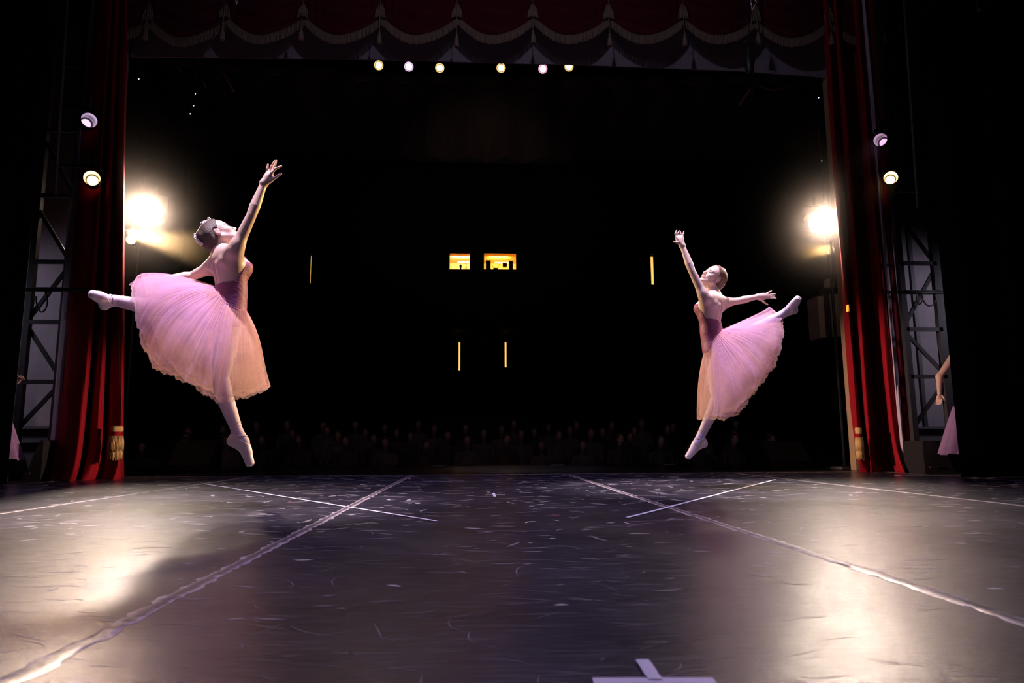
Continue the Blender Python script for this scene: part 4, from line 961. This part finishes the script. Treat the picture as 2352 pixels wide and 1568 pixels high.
# ---- left dancer
D1 = 4.57
fw = unit((.66*.978, .21, .75*.978)); up1 = (-.75, 0.0, .66)
hd1 = Frame((0, 0, 0), fw, up1, .99)
hd1.c = P(499, 530.5, D1-.02)-hd1.s*(1 if hd1.s[1] < 0 else -1)*.072
rf = lambda f_, u_, t_: (f_, u_, t_)
left = dict(root=F(560, 1152), fwd=(.78, .62, .10), up=(-.12, .0, 1.), near=1, ltop=-.085, seed=5, head=hd1, hairm=hair_l,
    rib=(530, 627, .03), waist=(531, 678, .02), pelvis=(519, 722, .02), girdle=(513, 596, .03), sh_near=(538, 579, -.10), sh_far=(489, 612, .14), neck=(509, 580, .05),
    arm_n=dict(sh=(540, 575, -.12), el=(578, 494, -.14), wr=(606, 421, -.12), palm=(618, 408, -.12), hdy=-.12,
        ch=[[(614, 398, .01), (613.8, 387), (615.5, 378)], [(618, 396), (624, 382), (630.5, 370)], [(624.5, 395, .02), (631, 382, .02), (634.5, 369.5, .02)], [(624.7, 396, -.02), (633, 387, -.02), (646, 381.5, -.02)], [(622, 414, -.01), (634, 407, -.01), (640, 402, -.01), (646, 399, -.01)]]),
    arm_f=dict(sh=(487, 613, .15), el=(441, 634, .2), wr=(385, 640, .12), palm=(372, 645, .12), hdy=.12,
        ch=[[(364, 644), (356, 646), (350, 650)], [(364, 648), (355, 651), (348, 656)], [(365, 652), (356, 656), (350, 661)], [(367, 655), (360, 660), (355, 665)], [(376, 652), (370, 660), (364, 664)]]),
    leg_d=dict(hip=(524, 740, .02), kn=(507, 868, .0), an=(545, 990, .0), heel=(533, 1013, .0), foot=[(560, 1014, 0, .031), (567, 1040, 0, .027), (574, 1063, 0, .021)], back=(-1, -.3, 0)),
    leg_b=dict(hip=(508, 722, .0), kn=(382, 706, -.02), an=(264, 690, -.14), heel=(240, 701, -.14), foot=[(244, 688, -.20, .030), (226, 681, -.26, .028), (213, 676, -.30, .021)], back=(0, 0, -1)),
    bun=[((-.085, .060), (.040, .058, .050)), ((-.088, .000), (.038, .052, .048)), ((-.06, -.04), (.038, .045, .035)), ((-.03, -.062), (.030, .040, .016))],
    flowers=[(-.080+.0*i, .118-.004*i, .01*i-.02) for i in range(3)]+[(-.107, .100, .02), (-.120, .082, .03), (-.126, .060, .03), (-.130, .040, .035), (-.128, .018, .035), (.02, .132, .0), (.035, .128, .02), (.0, .135, .01), (-.02, .136, .02)],
    layers=[(tulle_a, .93, 1.03, .045, 9, .17, .60), (tulle_a, .78, 1.06, .07, 5, .24, .52), (tulle_a, .86, 1.0, .05, 7, .42, .74), (tulle_b, 1.0, .96, .035, 8, 0, 1), (tulle_b, .97, .92, .035, 10, 0, 1)],
    skirt=[((630, 893, 0), (598, 775, 0), (562, 707, .0)), ((590, 914, -.2), (574, 800, -.18), (556, 712, -.05)), ((545, 925, -.32), (545, 805, -.27), (545, 711, -.09)), ((495, 925, -.4), (515, 800, -.33), (530, 703, -.11)),
        ((440, 888, -.45), (475, 780, -.37), (515, 693, -.11)), ((385, 862, -.42), (440, 755, -.38), (505, 680, -.09)), ((350, 845, -.38), (405, 722, -.33), (500, 670, -.06)), ((318, 775, -.33), (395, 684, -.27), (497, 662, -.02)),
        ((305, 700, -.28), (388, 655, -.15), (497, 659, .0)), ((298, 655, -.08), (385, 637, 0), (500, 658, .05)), ((322, 627, .12), (402, 634, .1), (505, 660, .09)), ((340, 740, .28), (430, 700, .25), (520, 667, .12)),
        ((400, 850, .36), (470, 770, .3), (537, 682, .13)), ((490, 905, .4), (520, 800, .3), (550, 694, .12)), ((575, 912, .3), (570, 790, .22), (561, 702, .06))])
dancer('person', 'person in mauve bodice and pink tulle skirt leaping at the left, face turned up', D1, left)

# ---- right dancer
D2 = 6.0
u2 = unit((.66, 0, .75)); f0 = unit((-.75, 0, .66)); ph = math.radians(28)
f2 = unit(f0*math.cos(ph)+np.array([0, -1, 0])*math.sin(ph))
hd2 = Frame((0, 0, 0), f2, u2, 1.04)
near_s = 1 if hd2.s[1] < 0 else -1
hd2.c = P(1650, 641.5, D2-.02)-hd2.s*near_s*.072*1.04
right = dict(root=F(1600, 1121), fwd=(-.78, .62, .08), up=(.12, .0, 1.), near=-1, ltop=-.085, seed=23, head=hd2, hairm=hair_r, smile=1.,
    rib=(1630, 716, .03), waist=(1634, 762, .02), pelvis=(1646, 803, .02), girdle=(1641, 692, .03), sh_near=(1622, 684, -.10), sh_far=(1661, 696, .14), neck=(1641, 681, .05),
    arm_n=dict(sh=(1619, 684, -.12), el=(1589, 622, -.14), wr=(1567, 564, -.12), palm=(1560.5, 551, -.12), hdy=-.12,
        ch=[[(1553.5, 545), (1551.6, 537), (1554, 529.5)], [(1558.5, 543.5, .01), (1557.5, 536, .01), (1560.2, 530.5, .01)], [(1563, 543.5, .01), (1563.6, 537.3, .01), (1562.5, 532, .01)], [(1567, 545), (1569.4, 538), (1570.7, 532.2)], [(1561, 557, -.01), (1554.4, 557, -.01), (1547.4, 554.5, -.01)]]),
    arm_f=dict(sh=(1664, 695, .14), el=(1695, 691, .12), wr=(1741, 681, .10), palm=(1752, 681, .10), hdy=.10,
        ch=[[(1760, 675), (1766, 671), (1772, 668)], [(1763, 677.5), (1772, 676), (1780.5, 675)], [(1764, 681), (1772, 680.7), (1779.5, 680.4)], [(1763, 684), (1773, 684.6), (1782, 685)], [(1748, 688.5), (1755, 694), (1763.5, 699.5)]]),
    leg_d=dict(hip=(1642, 822, .02), kn=(1647, 913, .0), an=(1610, 1000, .0), heel=(1617, 1019, .0), foot=[(1600, 1018, 0, .033), (1591, 1035, 0, .028), (1580.5, 1048, 0, .021)], back=(1, -.3, 0)),
    leg_b=dict(hip=(1656, 806, .0), kn=(1730, 757, -.12), an=(1802, 719, -.25), heel=(1824, 713, -.25), foot=[(1817, 706, -.30, .031), (1827, 694, -.34, .029), (1832.5, 686, -.37, .022)], back=(0, 0, -1)),
    bun=[((-.060, .060), (.050, .050, .050)), ((-.086, -.040), (.040, .042, .036)), ((-.055, -.066), (.030, .035, .020))],
    flowers=[(-.03, .134, .0), (-.05, .126, .0), (-.075, .112, -.01), (-.098, .090, -.01), (-.112, .066, -.01), (-.120, .042, -.01), (-.122, .02, -.01), (-.120, .000, -.01)],
    layers=[(tulle_a, .90, 1.03, .045, 9, .12, .50), (tulle_a, .80, 1.06, .07, 5, .10, .36), (tulle_a, .84, 1.03, .05, 7, .36, .72), (tulle_b, 1.0, .96, .035, 8, 0, 1), (tulle_b, .97, .92, .035, 10, 0, 1)],
    skirt=[((1597, 967, 0), (1601, 880, 0), (1621, 795, 0)), ((1625, 966, -.2), (1625, 880, -.18), (1628, 793, -.06)), ((1660, 968, -.33), (1655, 870, -.28), (1636, 786, -.09)), ((1700, 950, -.4), (1682, 860, -.34), (1644, 778, -.11)),
        ((1725, 915, -.45), (1703, 840, -.38), (1650, 771, -.11)), ((1752, 880, -.46), (1718, 815, -.38), (1655, 765, -.09)), ((1785, 835, -.43), (1733, 785, -.36), (1658, 760, -.06)), ((1800, 785, -.38), (1738, 762, -.30), (1660, 757, -.03)),
        ((1802, 740, -.30), (1738, 742, -.2), (1661, 756, .0)), ((1790, 716, -.10), (1728, 734, -.03), (1660, 756, .05)), ((1772, 711, .10), (1720, 734, .09), (1656, 757, .09)), ((1785, 790, .22), (1710, 775, .22), (1645, 764, .12)),
        ((1745, 880, .32), (1690, 830, .3), (1636, 775, .13)), ((1690, 940, .38), (1655, 860, .3), (1630, 785, .12)), ((1630, 960, .3), (1622, 870, .2), (1623, 793, .06))])
dancer('person', 'person in mauve bodice and pink tulle skirt leaping at the right, both arms spread', D2, right)

# ---- people waiting in the wings (mostly behind the masking)
def waiting(base, facing, label, skcol, arm):
    e = empty('person', base); tag(e, label, 'person')
    b = np.array(base, float); f = unit(facing); s = np.cross(f, (0, 0, 1.)); g = lambda a_, c_, z: b+f*a_+s*c_+np.array([0, 0, z])
    S = SDF(); rot = np.array([f, s, (0, 0, 1.)])
    S.ell(g(0, 0, 1.22), (.10, .14, .20), rot, .05); S.ell(g(0, 0, .98), (.10, .14, .14), rot, .05); S.cone(g(0, -.16, 1.37), g(0, .16, 1.37), .05, .05, .05)
    S.cone(g(0, 0, 1.38), g(.01, 0, 1.5), .05, .045, .03)
    h = Frame(g(.0, 0, 1.58), f, (0, 0, 1), 1.); head_sdf(S, h)
    for t in (-1, 1):
        S.cone(g(0, t*.09, .92), g(.02, t*.08, .5), .085, .055, .03); S.cone(g(.02, t*.08, .5), g(0, t*.07, .12), .055, .033, .03); S.cone(g(-.03, t*.07, .05), g(.16, t*.08, .03), .038, .028, .02); S.cone(g(0, t*.07, .12), g(-.02, t*.07, .05), .034, .038, .02)
        el, wr, hdp = arm[t]
        sh = g(0, t*.18, 1.37); el = g(*el); wr = g(*wr); hdp = g(*hdp)
        S.cone(sh, el, .046, .034, .03); S.cone(el, wr, .036, .024, .03)
        dd = unit(hdp-wr); sd = unit(np.cross(dd, (0.3, .2, 1.))); dn = np.cross(dd, sd)
        S.ell(wr+dd*.05, (.035, .03, .03), None, .02)
        for q_ in range(4):
            a_ = wr+dd*.07+sd*(q_-1.5)*.018; S.cone(a_, a_+dd*.04+dn*.008, .0095, .008, .006); S.cone(a_+dd*.04+dn*.008, a_+dd*(.065+.006*(q_ in (1, 2)))+dn*.022, .008, .007, .004)
        a_ = wr+dd*.03+sd*.032; S.cone(a_, a_+dd*.035+sd*.02, .011, .009, .006); S.cone(a_+dd*.035+sd*.02, a_+dd*.055+sd*.02, .009, .008, .004)
    sdf_mesh('body', S, .007, [skin, lipm, brow, eyel, teeth], e, paint=head_paint(h))
    TS = SDF(); TS.ell(g(0, 0, 1.22), (.10, .14, .20), rot, .05); TS.ell(g(0, 0, .98), (.10, .14, .14), rot, .05)
    sdf_mesh('bodice', TS, .008, skcol[1], e, offset=.006, clip=lambda X: X[..., 2]-1.33)
    HS = SDF(); HS.ell(h(-.02, .044), (.098, .077, .086), h.rot, .02); HS.ell(h(-.1, .03), (.04, .045, .045), h.rot, .02)
    sdf_mesh('hair', HS, .006, hair_l, e, offset=.003, clip=lambda X: ((X-h.c)@h.f)-.03)
    for li in range(2):
        n, nv = 160, 30; u_ = np.arange(n)/n*2*np.pi; t = np.linspace(0, 1, nv); pts = np.zeros((n, nv, 3))
        r = .105+(.30-.03*li)*t[None]**.8+.022*np.sin(u_[:, None]*15+li)*t[None]+.012*np.sin(u_[:, None]*29+2+li)*t[None]
        pts[..., :] = b+r[..., None]*(np.cos(u_)[:, None, None]*f+np.sin(u_)[:, None, None]*s); pts[..., 2] = 1.04-t[None]*(.80-.03*li)+.01*np.sin(u_[:, None]*9)
        grid_mesh('skirt_layer', pts, skcol[0], e, closed_u=True)
    return e
lil = tulle_mat('lilac_tulle', (.50, .34, .62), (.56, .40, .66), .6)
down = lambda t: ((.0, t*.24, 1.10), (.05, t*.22, .88), (.08, t*.22, .78))
waiting(P(2250, 1000, 7.75)*np.array([1, 1, 0]), (-.5, -.85, 0), 'person in a lilac skirt waiting half hidden behind the right black curtain', (lil, leot), {-1: down(-1), 1: ((.02, .34, 1.14), (.08, .36, .94), (.10, .37, .84))})
waiting(P(-48, 1000, 8.0)*np.array([1, 1, 0]), (.75, -.6, 0), 'person at the left edge, mostly hidden, with forearm held out past the curtain', (lil, leot), {-1: ((.12, -.26, 1.12), (.36, -.2, 1.12), (.5, -.18, 1.14)), 1: down(1)})

# ---- audience
def sitter():
    S = SDF(); g = lambda x, y, z: np.array([x, y, z], float)
    S.ell(g(0, .05, .72), (.17, .12, .27), None, .05); S.cone(g(-.15, .05, .93), g(.15, .05, .93), .07, .07, .05); S.cone(g(0, .04, .95), g(0, .02, 1.08), .055, .05, .03)
    for t in (-1, 1):
        S.cone(g(t*.2, .05, .92), g(t*.23, .0, .66), .05, .042, .03); S.cone(g(t*.23, .0, .66), g(t*.1, -.2, .56), .042, .032, .03); S.ell(g(t*.06, -.24, .56), (.04, .05, .025), None, .02)
        S.cone(g(t*.09, .02, .5), g(t*.1, -.40, .50), .085, .06, .03); S.cone(g(t*.1, -.40, .48), g(t*.1, -.42, .08), .06, .04, .03); S.cone(g(t*.1, -.40, .05), g(t*.1, -.58, .04), .04, .035, .02)
    return S
audm = [mat('audience_coat_dark', (.022, .020, .03), .8), mat('audience_coat_brown', (.04, .026, .022), .8), mat('audience_coat_light', (.08, .07, .08), .8)]
S = sitter(); bodyo = sdf_mesh('body', S, .028, audm[0]); bme = bodyo.data; bpy.data.objects.remove(bodyo)
h = Frame((0, .0, 1.19), (0, -1, 0), (0, 0, 1), 1.0)
S = SDF(); S.ell(h(-.012, .03), (.088, .073, .09), h.rot, .02); S.ell(h(.03, -.03), (.055, .052, .07), h.rot, .03); S.cone(h(.085, .0), h(.105, -.03), .01, .012, .01); S.cone(h(-.02, -.03), h(-.02, -.1), .05, .05, .02)
for t in (-1, 1): S.ell(h(-.004, 0, t*.072), (.015, .008, .027), h.rot, .01)
ho = sdf_mesh('head', S, .013, mat('audience_skin_dim', (.30, .18, .14), .6)); hme = ho.data; bpy.data.objects.remove(ho)  # skin colour darkened to stand in for faces left unlit
S = SDF(); S.ell(h(-.02, .04), (.095, .08, .09), h.rot, .02)
ho = sdf_mesh('hair', S, .014, hair_l, clip=lambda X: ((X-h.c)@h.f)-.035-.3*((X-h.c)@h.u)); rme = ho.data; bpy.data.objects.remove(ho)
bms = []
for m_ in audm:
    c_ = bme.copy(); c_.materials.clear(); c_.materials.append(m_); bms.append(c_)
seatme = None
sb = MB().box((0, .0, .40), (.5, .46, .1)).box((0, .27, .68), (.5, .07, .55)).box((-.27, .05, .33), (.04, .4, .62)).box((.27, .05, .33), (.04, .4, .62)).box((0, .12, .18), (.1, .2, .36))
so = sb.build('theatre_seat', seatred); seatme = so.data; bpy.data.objects.remove(so)
slope = 3.2/25.3
for row in range(4):
    Y = 14.0+row*1.05; z = -1.0+(Y-12.6)*slope
    for i in range(17):
        x = -6.4+i*.78+(.39 if row % 2 else 0)+random.uniform(-.05, .05)
        if random.random() < .12: continue
        st_ = bpy.data.objects.new('theatre_seat', seatme); C.objects.link(st_); st_.location = (x, Y, z); tag(st_, 'dark red theatre seat in the unlit stalls beyond the stage', 'seat', 'seats in the dark stalls')
        pe = bpy.data.objects.new('person', None); C.objects.link(pe); pe.location = (x, Y, z+.02); pe.rotation_euler = (0, 0, random.uniform(-.25, .25)); sc_ = random.uniform(.95, 1.06); pe.scale = (sc_,)*3
        tag(pe, 'person seated in the dark stalls beyond the stage', 'person', 'audience seated in the dark stalls')
        for nm, me_ in (('body', random.choice(bms)), ('head', hme), ('hair', rme)):
            o = bpy.data.objects.new(nm, me_); C.objects.link(o); o.parent = pe
# operator in the left booth window
op = empty('person', (P(1058, 612, YB+1.3)[0], YB+1.3, P(1058, 612, YB+1.3)[2]-1.19)); tag(op, 'person seen from the neck up inside the left booth window', 'person')
for nm, me_ in (('body', bms[1]), ('head', hme), ('hair', rme)):
    o = bpy.data.objects.new(nm, me_); C.objects.link(o); o.parent = op

# ================================================================== HAZE balls shaped for lens bloom and glow around the two side lamps
def haze(c, R_, dens, name, label):
    m = bpy.data.materials.new(name); m.use_nodes = True; nt = m.node_tree; L = nt.links; nt.nodes.remove(nt.nodes['Principled BSDF'])
    tc = nt.nodes.new('ShaderNodeTexCoord'); ln = nt.nodes.new('ShaderNodeVectorMath'); ln.operation = 'LENGTH'; L.new(tc.outputs['Object'], ln.inputs[0])
    mr = nt.nodes.new('ShaderNodeMapRange'); mr.inputs[1].default_value = 0; mr.inputs[2].default_value = 1.0; mr.inputs[3].default_value = 1; mr.inputs[4].default_value = 0; L.new(ln.outputs['Value'], mr.inputs[0])
    pw = nt.nodes.new('ShaderNodeMath'); pw.operation = 'POWER'; pw.inputs[1].default_value = 2.5; L.new(mr.outputs[0], pw.inputs[0])
    mu = nt.nodes.new('ShaderNodeMath'); mu.operation = 'MULTIPLY'; mu.inputs[1].default_value = dens; L.new(pw.outputs[0], mu.inputs[0])
    vs_ = nt.nodes.new('ShaderNodeVolumeScatter'); vs_.inputs['Color'].default_value = (1, .86, .78, 1); vs_.inputs['Anisotropy'].default_value = .3; L.new(mu.outputs[0], vs_.inputs['Density'])
    L.new(vs_.outputs[0], nt.nodes['Material Output'].inputs['Volume'])
    prof = [(math.sin(a_), -math.cos(a_)) for a_ in np.linspace(0.001, math.pi-.001, 14)]
    o = MB().lathe(prof, (0, 0, 0), (0, 0, 1), 24).build(name, m, None, True); o.location = [float(v) for v in c]; o.scale = (R_,)*3
    tag(o, label, 'haze', kind='stuff')
    return o
haze(LAMP_L+np.array([0, -.25, 0]), 1.9, .30, 'lamp_bloom_haze', 'haze ball shaped for the bloom of the glaring left side lamp')
haze(LAMP_R+np.array([0, -.25, 0]), 1.9, .30, 'lamp_bloom_haze', 'haze ball shaped for the bloom of the glaring right side lamp')
